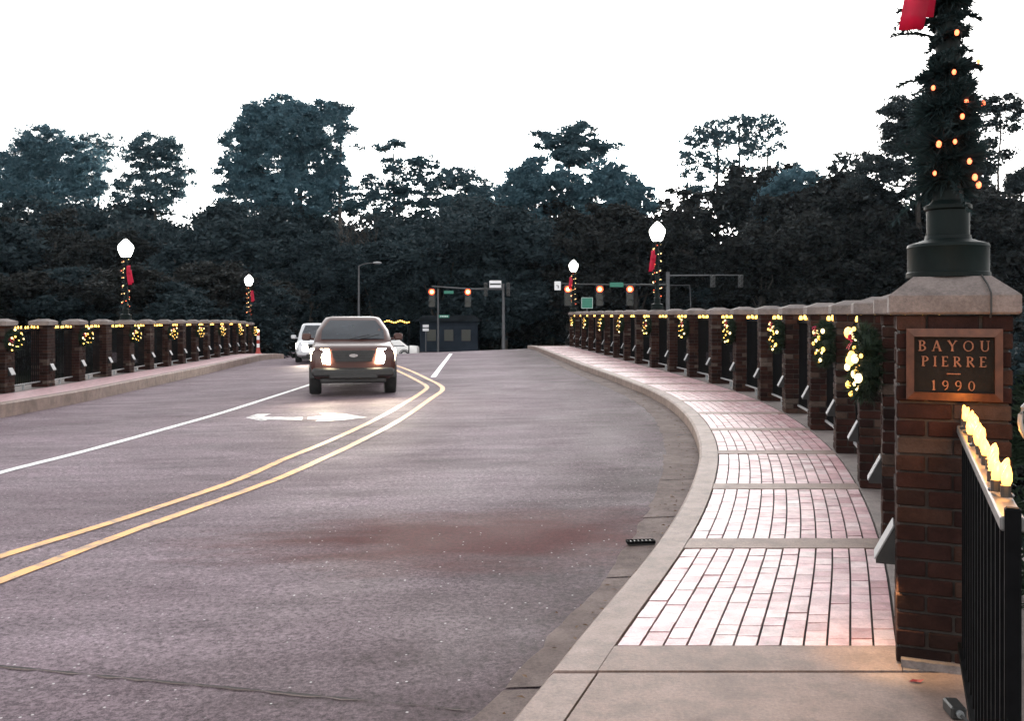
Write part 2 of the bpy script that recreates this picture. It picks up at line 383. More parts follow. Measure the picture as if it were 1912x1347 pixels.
# the joint across the road where the bridge begins: a dark groove with a worn lip
jb = MB(); jl = MB()
p0, p1 = on_road(-60, 1240), on_road(968, 1337)
random.seed(2)
prev = None
for i in range(61):
    t = i / 60; x = p0[0] * (1 - t) + p1[0] * t; y = p0[1] * (1 - t) + p1[1] * t + random.uniform(-.0015, .0015)
    wv = random.choice([.001, .002, .004, .006, .008])
    cur = (x, y, wv)
    if prev:
        for bb, d0, d1, zz in ((jb, -1, 1, .004), (jl, -3.0, -1.4, .004)):
            q = [(prev[0], prev[1] + prev[2] * d0), (cur[0], cur[1] + cur[2] * d0), (cur[0], cur[1] + cur[2] * d1), (prev[0], prev[1] + prev[2] * d1)]
            bb.add([(a, b, road_z(a, b) + zz) for a, b in q], [(0, 1, 2, 3)])
    prev = cur
tag(jb.build('road_joint', M['joint'], fixn=False), kind='structure')
tag(jl.build('road_joint_lip', M['gutter'], fixn=False), kind='structure')

# painted markings
def smooth_line(pts, n=8):
    out = []
    for i in range(len(pts) - 1):
        p = [Vector(pts[max(0, min(len(pts) - 1, i + k))]) for k in (-1, 0, 1, 2)]
        for j in range(n):
            t = j / n
            out.append(.5 * ((2*p[1]) + (-p[0]+p[2])*t + (2*p[0]-5*p[1]+4*p[2]-p[3])*t*t + (-p[0]+3*p[1]-3*p[2]+p[3])*t**3))
    out.append(Vector(pts[-1])); return out
def stripe(name, pix, wd, m, jit=.004):
    pts = [Vector((*on_road(*p), 0)) for p in pix]; ln = smooth_line([tuple(p) for p in pts]); b = MB(); rows = []
    for i, p in enumerate(ln):
        d = (ln[min(i+1, len(ln)-1)] - ln[max(i-1, 0)]); d.z = 0; d.normalize(); nrm = Vector((-d.y, d.x, 0))
        j = random.uniform(-jit, jit); rows.append([p + nrm * (wd/2 + j), p - nrm * (wd/2 + random.uniform(-jit, jit))])
    rows = [[(q.x, q.y, road_z(q.x, q.y) + .006) for q in r] for r in rows]
    return sheet(name, rows, m)
stripe('yellow_marking', [(-120, 1080), (0, 1041), (242, 966), (437, 900), (530, 859), (609, 827), (692, 789), (742, 762), (788, 733), (797, 723), (784, 714), (761, 702), (742, 693), (715, 682)], .10, M['yellow'])
stripe('yellow_marking', [(-120, 1130), (0, 1087), (242, 995), (506, 900), (602, 858), (668, 827), (747, 785), (802, 747), (826, 729), (820, 719), (800, 709), (771, 695), (742, 684), (700, 672)], .10, M['yellow'])
stripe('white_marking', [(-150, 930), (0, 884), (160, 843), (326, 797), (420, 770), (520, 738), (560, 725), (600, 712)], .13, M['white'])
stripe('white_marking', [(842, 661), (826, 682), (809, 705)], .14, M['white'])
def flat_poly(name, pix, m):
    q = [on_road(*p) for p in pix]; b = MB(); b.add([(x, y, road_z(x, y) + .006) for x, y in q], [tuple(range(len(q)))])
    return tag(b.build(name, m, fixn=False), kind='structure')
flat_poly('arrow_marking', [(458, 781), (487, 787), (500, 786), (496, 784.5), (564, 786), (566, 780), (492, 779), (507, 773), (480, 774)], M['faded'])
flat_poly('arrow_marking', [(686, 780.5), (640, 773), (596, 772.5), (606, 777), (574, 780), (574, 784), (600, 784), (588, 788), (640, 786)], M['faded'])

# ------------------------------------------------------------------ right pavement: kerb, concrete strips, brick pavers, gutter
Y0, Y1 = 3.40, 39.6
PITCH = 1.76
def band(name, y0, y1, o0, o1, top, thick, m, parent=None, st=.4, lip=.0):
    b = MB(); rows = []
    for y in frange(y0, y1, st):
        a, c = o0(y), o1(y); z = zr(y)
        rows.append([(a, y, z + top - thick), (a, y, z + top - lip), (a + lip * (1 if c > a else -1), y, z + top), (c, y, z + top), (c, y, z + top - thick)])
    n = 5
    for r in rows: b.v += r
    for i in range(len(rows) - 1):
        for k in range(4): b.f.append((i*n+k, i*n+k+1, (i+1)*n+k+1, (i+1)*n+k))
    b.f.append(tuple(range(n))); b.f.append(tuple(range((len(rows)-1)*n, len(rows)*n))); b.mi = [0] * len(b.f)
    return b.build(name, m, parent)
pave = bpy.data.objects.new('pavement', None); COL.objects.link(pave); tag(pave, kind='structure')
ki = lambda y: off(XR, y, -(WK(y) - .17))         # inner edge of kerb
wi = lambda y: off(XR, y, .0)                   # wall side edge of the bricks
wo_ = lambda y: off(XR, y, .75)
band('kerb', Y0, 42, kerb_r, ki, 0, .3, M['kerb'], pave, lip=.022)
band('kerb', -8, Y0 - .018, kerb_r, ki, -.004, .3, M['kerb'], pave, lip=.022)
band('joint_bed', Y0 + .04, 42, lambda y: ki(y) - .001, wi, -.016, .25, M['joint'], pave)
band('wall_strip', Y0, 42, wi, wo_, .0, .9, M['cap'], pave)
band('concrete_slab', -8, Y0 - .022, lambda y: ki(y) + .012, lambda y: off(XR, y, .30), 0, .3, M['walk'], pave)
strips = [3.40] + [5.19 + PITCH * k for k in range(21)]
for i, ys in enumerate(strips):
    a, b = (ys, ys + .22) if i else (3.40, 3.655)
    if b < 42: band('concrete_strip', a, b, lambda y: ki(y) + .003, lambda y: wi(y) - .003, 0, .1, M['walk'], pave, st=.1)
random.seed(5)
NC = 12
far_b = MB(); count = 0
for i in range(len(strips) - 1):
    ya = strips[i] + (.255 if i == 0 else .22) + .008; yb = strips[i + 1] - .008
    if yb > 40: break
    for c in range(NC):
        y = ya; first = True
        while y < yb - .02:
            ln = random.choice([.100, .112, .118, .125]) * (random.uniform(.5, 1) if first else 1); first = False
            y2 = min(y + ln, yb)
            if yb - y2 < .045: y2 = yb
            e = .0018
            z = -.003 + random.uniform(-.0018, .0018)
            def cx(yy, u): return ki(yy) + .008 + (wi(yy) - ki(yy) - .016) * u
            u0, u1 = c / NC, (c + 1) / NC
            tz = [z + random.uniform(-.001, .001) for _ in range(4)]
            co = [(cx(y + e, u0) + .005, y + e), (cx(y + e, u1) - .005, y + e), (cx(y2 - e, u1) - .005, y2 - e), (cx(y2 - e, u0) + .005, y2 - e)]
            vs = [(p[0], p[1], zr(y) - .05) for p in co] + [(p[0], p[1], zr(y) + t) for p, t in zip(co, tz)]
            fs = [(4, 5, 6, 7), (0, 1, 5, 4), (1, 2, 6, 5), (2, 3, 7, 6), (3, 0, 4, 7)]
            if i < 2 and count < 300:
                bb = MB(); bb.add(vs, fs); bb.build('brick', M['paver'], pave); count += 1
            else: far_b.add(vs, fs)
            y = y2
tag(far_b.build('brick_paving', M['paver'], pave), kind='stuff')
# gutter slabs with open joints, on the road beside the kerb
random.seed(8)
y = -4.0
while y < 38:
    y2 = y + 1.52; b = MB(); rows = []
    for q in frange(y + .012, y2 - .012, .15):
        wd = (.24 if q < 5 else .24 + min(.11, (q - 5) * .03)) + random.uniform(-.02, .02)
        if q > 24: wd = max(.1, wd - (q - 24) * .02)
        a = kerb_r(q) - .006; c = a - wd; zz = zr(q) - .15
        rows.append([(a, q, zz + .008), (c, q, road_z(c, q) + .004), (c - .03, q, road_z(c - .03, q) - .01)])
    n = 3
    for r in rows: b.v += r
    b.f = [(i*n+k, i*n+k+1, (i+1)*n+k+1, (i+1)*n+k) for i in range(len(rows)-1) for k in range(2)]; b.mi = [0] * len(b.f)
    o = b.build('gutter_slab', M['gutter'], fixn=True); tag(o, kind='structure')
    y = y2
# leaf litter and grit in the gutter
b = MB(); random.seed(12)
for _ in range(420):
    q = random.uniform(2, 24); dx = abs(random.gauss(0, .13)) + .01
    a = kerb_r(q) - dx; s_ = random.uniform(.006, .022) ; an = random.uniform(0, 6.28); z = road_z(a, q) + .018
    p = [(a + s_*math.cos(an), q + s_*math.sin(an), z), (a - .4*s_*math.sin(an), q + .4*s_*math.cos(an), z + random.uniform(0, .008)), (a - s_*math.cos(an), q - s_*math.sin(an), z), (a + .4*s_*math.sin(an), q - .4*s_*math.cos(an), z + random.uniform(0, .006))]
    b.add(p, [(0, 1, 2, 3)])
tag(b.build('leaf_litter', M['litter'], fixn=False), 'dry leaves and grit lying in the gutter beside the right kerb', 'leaf litter', kind='stuff')
# drain in the gutter
dx, dy = on_road(1196, 1019)
t = thing('drain_grate', 'small dark slotted drain grate in the gutter beside the near kerb', 'drain', (dx, dy, road_z(dx, dy) + .012), R(6))
t.scale = (.76, .76, 1)
b = MB(); b.box((0, 0, .002), (.23, .075, .012)); b.build('pan', M['plastic'], t)
b = MB()
for s_ in (-1, 1): b.box((0, s_ * .034, .014), (.24, .012, .016))
for s_ in (-1, 1): b.box((s_ * .115, 0, .014), (.012, .056, .016))
b.build('frame', M['black_metal'], t)
for k in range(6): b = MB(); b.box((-.085 + k * .034, 0, .013), (.010, .056, .012)); b.build('bar', M['rail_metal'], t)

# left pavement
rows = []
for y in frange(-8, 45, .5):
    a = kerb_l(y); z = zl(y); o_ = off(XL, y, -.75)
    rows.append([(a, y, z - .35), (a, y, z - .02), (a - .02, y, z), (a - .17, y, z)])
lp = bpy.data.objects.new('pavement', None); COL.objects.link(lp); tag(lp, kind='structure')
sheet('kerb', rows, M['kerb'], parent=lp)
rows = [[(kerb_l(y) - .17, y, zl(y) - .002), (off(XL, y, .02), y, zl(y) - .002)] for y in frange(-8, 45, .5)]
sheet('brick_paving', rows, M['paver'], parent=lp)
rows = [[(off(XL, y, .02), y, zl(y)), (off(XL, y, -.75), y, zl(y)), (off(XL, y, -.75), y, zl(y) - .9)] for y in frange(-8, 45, .5)]
sheet('wall_strip', rows, M['cap'], parent=lp)

# ------------------------------------------------------------------ brick posts
BH, BP = .057, .0665
NCO = 20
def courses(W, L):
    out = []
    for k in range(NCO):
        z = .006 + BH / 2 + k * BP; j = .009
        if k % 2 == 0:
            hw = (W - j) / 2
            for sy in (-1, 1):
                for sx in (-1, 1): out.append((sx * (hw + j) / 2, sy * (L / 2 - .05), z, hw, .10))
            for sx in (-1, 1): out.append((sx * (W / 2 - .05), 0, z, .10, L - .2 - 2 * j))
        else:
            hl = (L - j) / 2
            for sx in (-1, 1):
                for sy in (-1, 1): out.append((sx * (W / 2 - .05), sy * (hl + j) / 2, z, .10, hl))
            for sy in (-1, 1): out.append((0, sy * (L / 2 - .05), z, W - .2 - 2 * j, .10))
    return out
def cap_mesh(W, L, z, h1, h2, inset):
    b = MB(); w, l = W / 2, L / 2; wi_, li = w - inset, l - inset; e = .008
    ring = lambda x, y, zz: [(-x, -y, zz), (x, -y, zz), (x, y, zz), (-x, y, zz)]
    rs = [ring(w - e, l - e, z), ring(w, l, z + e), ring(w, l, z + h1 - e), ring(w - e, l - e, z + h1), ring(wi_, li, z + h1 + h2)]
    b.add([p for r in rs for p in r], [(i*4+k, i*4+(k+1)%4, (i+1)*4+(k+1)%4, (i+1)*4+k) for i in range(4) for k in range(4)] + [(3, 2, 1, 0), (16, 17, 18, 19)])
    return b
BRICK_ME = {}
def brick_me(wx, wy):
    key = (round(wx, 4), round(wy, 4))
    if key not in BRICK_ME:
        b = MB(); b.cbox((0, 0, 0), (wx, wy, BH), .004); o = b.build('brick', M['brick']); BRICK_ME[key] = o.data; bpy.data.objects.remove(o)
    return BRICK_ME[key]
def post_body(t, W, L, single, capdim, seed):
    rnd = random.Random(seed)
    b = MB(); b.box((0, 0, NCO * BP / 2), (W - .022, L - .022, NCO * BP - .002)); b.build('mortar_core', M['mortar'], t)
    if single:
        for x, y, z, wx, wy in courses(W, L):
            o = bpy.data.objects.new('brick', brick_me(wx, wy)); COL.objects.link(o); o.parent = t
            o.location = (x + rnd.uniform(-.003, .003), y + rnd.uniform(-.003, .003), z + rnd.uniform(-.0015, .0015)); o.rotation_euler = (0, 0, rnd.uniform(-.012, .012))
    else:
        b = MB()
        for x, y, z, wx, wy in courses(W, L):
            b.box((x + rnd.uniform(-.003, .003), y + rnd.uniform(-.003, .003), z), (wx, wy, BH), (0, 0, rnd.uniform(-.012, .012)))
        tag(b.build('brick_courses', M['brick'], t), kind='stuff')
    cap_mesh(*capdim).build('cap', M['cap'], t)
def step_light(t, side, W, zc=.42):
    # wedge hood on the road face of the post
    x0 = side * (W / 2 + .003); b = MB()
    b.prism([(x0, zc - .075), (x0 + side * .07, zc - .075), (x0 + side * .07, zc - .062), (x0, zc + .075)], -.075, .075, 'y')
    b.build('step_light', M['plastic'], t)
    o = kids(t)[-1] if False else None
    c = MB(); nx, nz = .137, .07; l = math.hypot(nx, nz); nx /= l; nz /= l
    p = [(x0 + side * .072, zc - .060), (x0 + side * .002, zc + .077)]
    c.add([(p[0][0], -.077, p[0][1]), (p[0][0], .077, p[0][1]), (p[1][0], .077, p[1][1]), (p[1][0], -.077, p[1][1])] +
          [(p[0][0] + side * nx * .005, -.077, p[0][1] + nz * .005), (p[0][0] + side * nx * .005, .077, p[0][1] + nz * .005), (p[1][0] + side * nx * .005, .077, p[1][1] + nz * .005), (p[1][0] + side * nx * .005, -.077, p[1][1] + nz * .005)],
          [(0, 1, 2, 3), (7, 6, 5, 4), (0, 4, 5, 1), (1, 5, 6, 2), (2, 6, 7, 3), (3, 7, 4, 0)])
    st = [k for k in bpy.data.objects if k.parent == t and k.name.startswith('step_light')][0]
    c.build('sloped_cover', M['pale_metal'], st)  # sky reflected on the slope is put into this paler metal

W_, L_ = .34, .36
def rpose(y, W=W_):                                # a post whose road face lies on the parapet line
    a = -math.atan(slope(XR, y)) * .9 - R(4)
    o = Matrix.Rotation(a, 3, 'Z') @ Vector((W / 2, L_ / 2, 0))
    return (XR(y) + o.x, y + o.y, zr(y)), a
ORD = ['first', 'second', 'third', 'fourth', 'fifth', 'sixth', 'seventh', 'eighth', 'ninth', 'tenth', 'eleventh', 'twelfth', 'thirteenth', 'fourteenth', 'fifteenth', 'sixteenth', 'seventeenth', 'eighteenth', 'nineteenth', 'twentieth']
GR, GL = 'brick posts of the right parapet', 'brick posts of the left parapet'
SMALLCAP = (.43, .45, NCO * BP + .001, .092, .046, .14)
far_post = None
RP = {}
for k in range(1, 21):
    y = 3.44 + PITCH * k; loc, a = rpose(y); RP[k] = (loc, a)
    lab = f'{ORD[k-1]} brick post beyond the plaque pillar along the right pavement'
    if k == 11: lab = 'eleventh brick post beyond the plaque pillar on the right, carrying a globe lamp'
    elif k == 20: lab = 'last brick post at far end of right parapet, under its farther globe lamp'
    elif k % 2: lab += ', with a lit wreath'
    if k <= 5:
        t = thing('brick_post', lab, 'post', loc, a, GR); post_body(t, W_, L_, True, SMALLCAP, k); step_light(t, -1, W_)
    elif far_post is None:
        t = thing('brick_post', lab, 'post', loc, a, GR); post_body(t, W_, L_, False, SMALLCAP, 77); step_light(t, -1, W_); far_post = t
    else: again(far_post, loc, a, lab)

# plaque pillar
PW, PL = .39, .39
pa = -R(21.5)
_o = Matrix.Rotation(pa, 3, 'Z') @ Vector((PW / 2, PL / 2, 0))
PC = (1.466 + _o.x, 3.47 + _o.y, 0)
pil = thing('brick_pillar', 'large brick pillar with bronze plaque and pale cap beside the near pavement', 'pillar', PC, pa)
post_body(pil, PW, PL, True, (.445, .445, NCO * BP + .002, .078, .066, .088), 3)
step_light(pil, -1, PW)
b = MB(); b.box((.02, -.02, .014), (PW + .01, PL + .03, .03)); b.build('plinth', M['cap'], pil)
# thin dark cable down the cap
b = MB(); b.tube([(.10, -.138, 1.479), (.115, -.19, 1.442), (.122, -.2275, 1.412), (.122, -.2275, 1.338), (.12, -.22, 1.32)], .0035, 6); b.build('cable', M['plastic'], pil)
# plaque with raised letters
fy = -PL / 2 - .004
pq = MB(); pq.box((0, fy - .004, 1.144), (.318, .014, .222)); plq = pq.build('plaque', M['plate'], pil)
b = MB(); FW = .03
def mitre(x0, z0, x1, z1, d):
    o = [(x0, z0), (x1, z0), (x1, z1), (x0, z1)]; i_ = [(x0+d, z0+d), (x1-d, z0+d), (x1-d, z1-d), (x0+d, z1-d)]
    for k in range(4):
        a, c = k, (k + 1) % 4
        vs = []
        for (p, yy) in ((o[a], 0), (o[c], 0), (i_[c], 0), (i_[a], 0), (o[a], -.012), (o[c], -.012), (i_[c], -.020), (i_[a], -.020)):
            vs.append((p[0], fy - .008 + yy, p[1]))
        b.add(vs, [(0,1,2,3),(7,6,5,4),(0,4,5,1),(1,5,6,2),(2,6,7,3),(3,7,4,0)])
mitre(-.180, 1.010, .180, 1.278, FW)
b.build('frame', M['copper'], plq)
# serif letters as strokes: (x0,z0,x1,z1,thick) in a unit cell 0..1 high, arcs as ('o',cx,cz,rx,rz,a0,a1,thick)
TH, TN, SF = .17, .09, .075
def stem(x): return [(x, 0, x, 1, TH), (x-.16, .035, x+.16, .035, SF), (x-.16, .965, x+.16, .965, SF)]
GLY = {
 'B': (.72, stem(.16) + [('o', .3, .755, .27, .21, -90, 90, TH), ('o', .3, .275, .34, .24, -90, 90, TH), (.16, .965, .32, .965, SF), (.16, .53, .32, .53, SF), (.16, .035, .32, .035, SF)]),
 'A': (.9, [(.1, 0, .43, 1, TN), (.43, 1, .78, 0, TH), (.2, .34, .64, .34, SF), (-.02, .035, .22, .035, SF), (.64, .035, .92, .035, SF)]),
 'Y': (.86, [(.08, 1, .43, .48, TH), (.76, 1, .43, .48, TN), (.43, 0, .43, .5, TH), (.29, .035, .57, .035, SF), (-.03, .965, .22, .965, SF), (.64, .965, .88, .965, SF)]),
 'O': (.98, [('o', .49, .5, .42, .46, 0, 360, .13)]),
 'U': (.9, [(.16, .34, .16, 1, TH), (.74, .34, .74, 1, TN), ('o', .45, .34, .29, .30, 180, 360, .13), (0, .965, .32, .965, SF), (.6, .965, .88, .965, SF)]),
 'P': (.68, stem(.16) + [('o', .3, .73, .30, .235, -90, 90, TH), (.16, .965, .32, .965, SF), (.16, .49, .32, .49, SF)]),
 'I': (.36, stem(.18)),
 'E': (.68, stem(.16) + [(.16, .965, .6, .965, SF), (.16, .51, .5, .51, SF), (.16, .035, .62, .035, SF), (.6, .965, .6, .8, SF), (.62, .035, .62, .22, SF)]),
 'R': (.8, stem(.16) + [('o', .3, .74, .28, .225, -90, 90, TH), (.16, .965, .32, .965, SF), (.16, .51, .32, .51, SF), (.34, .5, .74, 0, TH)]),
 '1': (.42, [(.22, 0, .22, 1, TH), (.06, .84, .22, .97, TN), (.06, .035, .38, .035, SF)]),
 '9': (.66, [('o', .33, .69, .25, .27, 0, 360, .14), ('o', .18, .60, .41, .56, -78, 15, .12)]),
 '0': (.70, [('o', .35, .5, .27, .46, 0, 360, .14)]),
}
def letter(ch, x, z, h):
    wd, st = GLY[ch]; b = MB(); ya = fy - .0113; depth = .005
    for q in st:
        if q[0] == 'o':
            _, cx_, cz, rx, rz, a0, a1, th = q; n = 14; ring = []
            for i in range(n + 1):
                a = R(a0 + (a1 - a0) * i / n); ca, sa = math.cos(a), math.sin(a)
                tt = th * (.55 + .45 * abs(ca))
                ring.append(((cx_ + (rx + tt/2*abs(1)) * ca - (tt/2) * ca * 0, cz + (rz + .04) * sa), (cx_ + (rx - tt/2) * ca, cz + (rz - .04) * sa)))
            for i in range(n):
                o0, i0 = ring[i]; o1, i1 = ring[i + 1]
                vs = [(p[0] * h, ya, p[1] * h) for p in (o0, o1, i1, i0)] + [(p[0] * h, ya - depth, p[1] * h) for p in (o0, o1, i1, i0)]
                b.add(vs, [(0,1,2,3),(7,6,5,4),(0,4,5,1),(1,5,6,2),(2,6,7,3),(3,7,4,0)])
        else:
            x0, z0, x1, z1, th = q; d = Vector((x1 - x0, z1 - z0)); d.normalize(); nn = Vector((-d.y, d.x)) * th / 2
            c = [(x0+nn.x, z0+nn.y), (x1+nn.x, z1+nn.y), (x1-nn.x, z1-nn.y), (x0-nn.x, z0-nn.y)]
            dd = depth + random.uniform(-.0006, .0006)
            b.add([(p[0]*h, ya, p[1]*h) for p in c] + [(p[0]*h, ya - dd, p[1]*h) for p in c], [(0,1,2,3),(7,6,5,4),(0,4,5,1),(1,5,6,2),(2,6,7,3),(3,7,4,0)])
    o = b.build('letter', M['copper_letter'], plq); o.location = (x, 0, z); return o
def word(s_, cx_, z, h, gap):
    tot = sum(GLY[c][0] * h for c in s_) + gap * (len(s_) - 1); x = cx_ - tot / 2
    for c in s_: letter(c, x, z, h); x += GLY[c][0] * h + gap
random.seed(1)
word('BAYOU', 0, 1.194, .040, .023)
word('PIERRE', 0, 1.137, .038, .018)
word('1990', -.002, 1.048, .037, .024)
b = MB(); b.box((0, fy - .0125, 1.110), (.052, .005, .004)); b.build('dash', M['copper_letter'], plq)
plq.scale = (.90, 1, 1)

# left parapet posts
LP = {}
left_post = None
LY = [16.1 + 1.755 * k for k in range(16)]
for k, y in enumerate(LY):
    a = -math.atan(slope(XL, y)) * .6; loc = (XL(y) - W_ / 2, y + L_ / 2, zl(y)); LP[k] = (loc, a)
    lab = f'{ORD[k]} brick post of the left parapet from the near end'
    if k == 5: lab += ', under a lit globe lamp'
    elif k == 15: lab = 'last brick post at far end of left parapet, under its farther globe lamp'
    elif k % 2: lab += ', with a lit wreath'
    if left_post is None:
        t = thing('brick_post', lab, 'post', loc, a, GL); post_body(t, W_, L_, False, SMALLCAP, 78); step_light(t, 1, W_); left_post = t
    else: again(left_post, loc, a, lab)

# ------------------------------------------------------------------ railing panels and light strings between the posts
def rail_panel(ln):
    t = thing('railing_panel', 'x', 'railing')
    b = MB(); b.box((0, 0, 1.235), (.05, ln, .035)); b.build('top_rail', M['black_metal'], t)
    b = MB(); b.box((0, 0, .115), (.05, ln, .022)); b.build('bottom_rail', M['pale_metal'], t)  # paler than the top rail: reflected sky put into its colour
    b = MB(); b.box((0, 0, .052), (.04, .05, .104)); b.build('rail_foot', M['grey_metal'], t)
    b = MB(); n = 17
    for i in range(n): b.box((0, -ln / 2 + ln * (i + .5) / n, .672), (.016, .016, 1.09))
    tag(b.build('balusters', M['black_metal'], t), kind='stuff')
    return t
BULBP = [(0.0, 0), (.012, .002), (.0145, .016), (.012, .034), (.006, .05), (0.001, .056)]
def bulb_string(ln, n, mt, sag=.012, sc=1.0):
    t = thing('light_string', 'x', 'string lights'); b = MB(); c = MB(); rnd = random.Random(4); pts = []
    for i in range(n):
        y = -ln / 2 + ln * (i + .5) / n + rnd.uniform(-.012, .012); z = 1.262 - sag * abs(math.sin(i * .9))
        x = rnd.uniform(-.01, .01); pts.append((x, y, z)); tl = rnd.uniform(-.35, .35)
        prof = [(r * sc * 1.15, z_ * sc) for r, z_ in BULBP]
        o = len(b.v); b.lathe(prof, 7, (x, y, z + .012))
    c.tube([(0, -ln / 2 - .02, 1.26)] + pts + [(0, ln / 2 + .02, 1.26)], .005, 5)
    tag(b.build('bulbs', mt, t, True), kind='stuff'); c.build('cord', M['plastic'], t); return t
RLN = PITCH - L_ - .02
pan = rail_panel(RLN); stg = bulb_string(RLN, 10, M['bulb'])
def between(p, q):
    (a, _), (b_, _) = p, q; v = Vector(b_) - Vector(a)
    return tuple((Vector(a) + Vector(b_)) / 2), -math.atan2(v.x, v.y)
used = False
def panel(p, q, name, labs, groups):
    global used
    loc, rz = between(p, q)
    if not used: 
        for o in (pan, stg): o.location = loc; o.rotation_euler = (0, 0, rz)
        pan['label'], stg['label'] = labs; pan['group'], stg['group'] = groups; used = True
    else: again(pan, loc, rz, labs[0], groups[0]); again(stg, loc, rz, labs[1], groups[1])
RP[0] = ((PC[0], PC[1], 0), pa)
for k in range(20):
    if k == 0: nm = 'between the plaque pillar and the first right post'
    elif k == 19: nm = 'reaching the last post of the right parapet'
    else: nm = f'between the {ORD[k-1]} and {ORD[k]} right posts past the pillar'
    panel(RP[k], RP[k+1], '', (f'black metal railing {nm}', f'row of warm bulbs {nm}'), ('railings of the right parapet', 'string lights along the right parapet'))
for k in range(15):
    nm = f'between the {ORD[k]} and {ORD[k+1]} left posts from the near end'
    panel(LP[k], LP[k+1], '', (f'black metal railing {nm}', f'row of warm bulbs {nm}'), ('railings of the left parapet', 'string lights along the left parapet'))

# ------------------------------------------------------------------ wreaths
def ribbon_bow(b, c, s_, ax='x'):
    for sx in (-1, 1):
        vs = []; n = 8
        for i in range(n + 1):
            a = i / n * 2 * math.pi * .5
            r = math.sin(a) * s_
            for w_ in (-1, 1): vs.append((c[0] + .02 * math.cos(a * 2), c[1] + sx * r * .9 , c[2] + .45 * s_ * math.cos(a) + w_ * s_ * .05))
        b.add(vs, [(2*i, 2*i+1, 2*i+3, 2*i+2) for i in range(n)])
        for i in range(4):
            pass
        vs = []
        for i in range(5):
            q = i / 4
            for w_ in (-1, 1): vs.append((c[0] + .012 * math.sin(q * 5), c[1] + sx * (.1 + .45 * q) * s_ + w_ * s_ * .17, c[2] - s_ * 1.25 * q))
        b.add(vs, [(2*i, 2*i+1, 2*i+3, 2*i+2) for i in range(4)])
    b.ball(c, s_ * .28, 8, 5, (.8, 1, 1))
def needle_spray(b, p, d, ln, n, rnd, wd=.006):
    p = Vector(p); d = Vector(d).normalized()
    for _ in range(n):
        q = (d + Vector((rnd.gauss(0, .55), rnd.gauss(0, .55), rnd.gauss(0, .55)))).normalized()
        l = ln * rnd.uniform(.5, 1.15); u = q.cross(Vector((rnd.random(), rnd.random(), rnd.random()))).normalized() * wd
        s0 = p + q * rnd.uniform(0, ln * .2)
        b.add([s0 - u, s0 + u, s0 + q * l], [(0, 1, 2)])
def make_wreath(seed, nb, label, singles=False, mats=('bulb_w', 'bulb')):
    rnd = random.Random(seed); t = thing('wreath', label, 'wreath'); b = MB()
    for i in range(420):
        a = rnd.uniform(0, 2 * math.pi); e = rnd.uniform(0, 2 * math.pi); rr = .055 * math.sqrt(rnd.random())
        c = ((rr * math.sin(e)), (.155 + rr * math.cos(e)) * math.cos(a), (.155 + rr * math.cos(e)) * math.sin(a))
        needle_spray(b, c, (math.sin(e) * .9, math.cos(e) * math.cos(a), math.cos(e) * math.sin(a)), .06, 9, rnd, .005)
    b.tube([(0, .155 * math.cos(i / 24 * 6.2832), .155 * math.sin(i / 24 * 6.2832)) for i in range(25)], .055, 7)
    tag(b.build('foliage', M['needle'], t, fixn=False), kind=None)
    bb = [MB(), MB()]
    for i in range(nb):
        a = i / nb * 6.2832 + rnd.uniform(-.45, .45); r = .155 + rnd.uniform(-.09, .085); e = rnd.uniform(.55, 1.05)
        p = (-.065 * e - .01, r * math.cos(a), r * math.sin(a)); sz = rnd.choice([.009, .012, .015, .019, .023])
        if singles:
            q = MB(); q.ball(p, sz * 1.15, 8, 6, (1, 1, 1.3)); q.build('bulb', M[rnd.choice(mats)], t, True)
        else: bb[i % 2].ball(p, sz, 6, 4, (1, 1, 1.3))
    if not singles:
        for q, m_ in zip(bb, mats): tag(q.build('bulbs', M[m_], t, True), kind='stuff')
    b = MB(); ribbon_bow(b, (-.075, .06, .155), .06); b.build('bow', M['red_cloth'], t, fixn=False)
    return t
WG_R, WG_L = 'lit wreaths on the right parapet', 'lit wreaths on the left parapet'
def wreath_pose(p, side):
    loc, a = p; m = Matrix.Rotation(a, 3, 'Z'); o = m @ Vector((side * (W_ / 2 + .095), -.03, 0)); 
    return (loc[0] + o.x, loc[1] + o.y, loc[2] + 1.04), a
near_w = make_wreath(1, 17, 'largest looking green wreath with bulbs and red bow, nearest the plaque pillar', True)
near_w['group'] = WG_R; lo, a = wreath_pose(RP[1], -1); near_w.location = lo; near_w.rotation_euler = (R(4), 0, a + R(10))
far_w = None
for n_, k in enumerate(range(3, 20, 2)):
    lo, a = wreath_pose(RP[k], -1); lab = f'lit green wreath hung on the {ORD[k-1]} right post past the plaque pillar'
    if far_w is None: far_w = make_wreath(2, 14, lab); far_w['group'] = WG_R; far_w.location = lo; far_w.rotation_euler = (0, 0, a + R(9))
    else: again(far_w, lo, a, lab, WG_R).rotation_euler = (R(23 * n_), 0, a + R(9))
for n_, k in enumerate(range(1, 16, 2)):
    lo, a = wreath_pose(LP[k], 1); lab = f'lit green wreath hung on the {ORD[k]} left post from the near end'
    c = again(far_w, lo, a + math.pi, lab, WG_L); c.rotation_euler = (R(17 * n_ - 60), 0, a + math.pi - R(14))

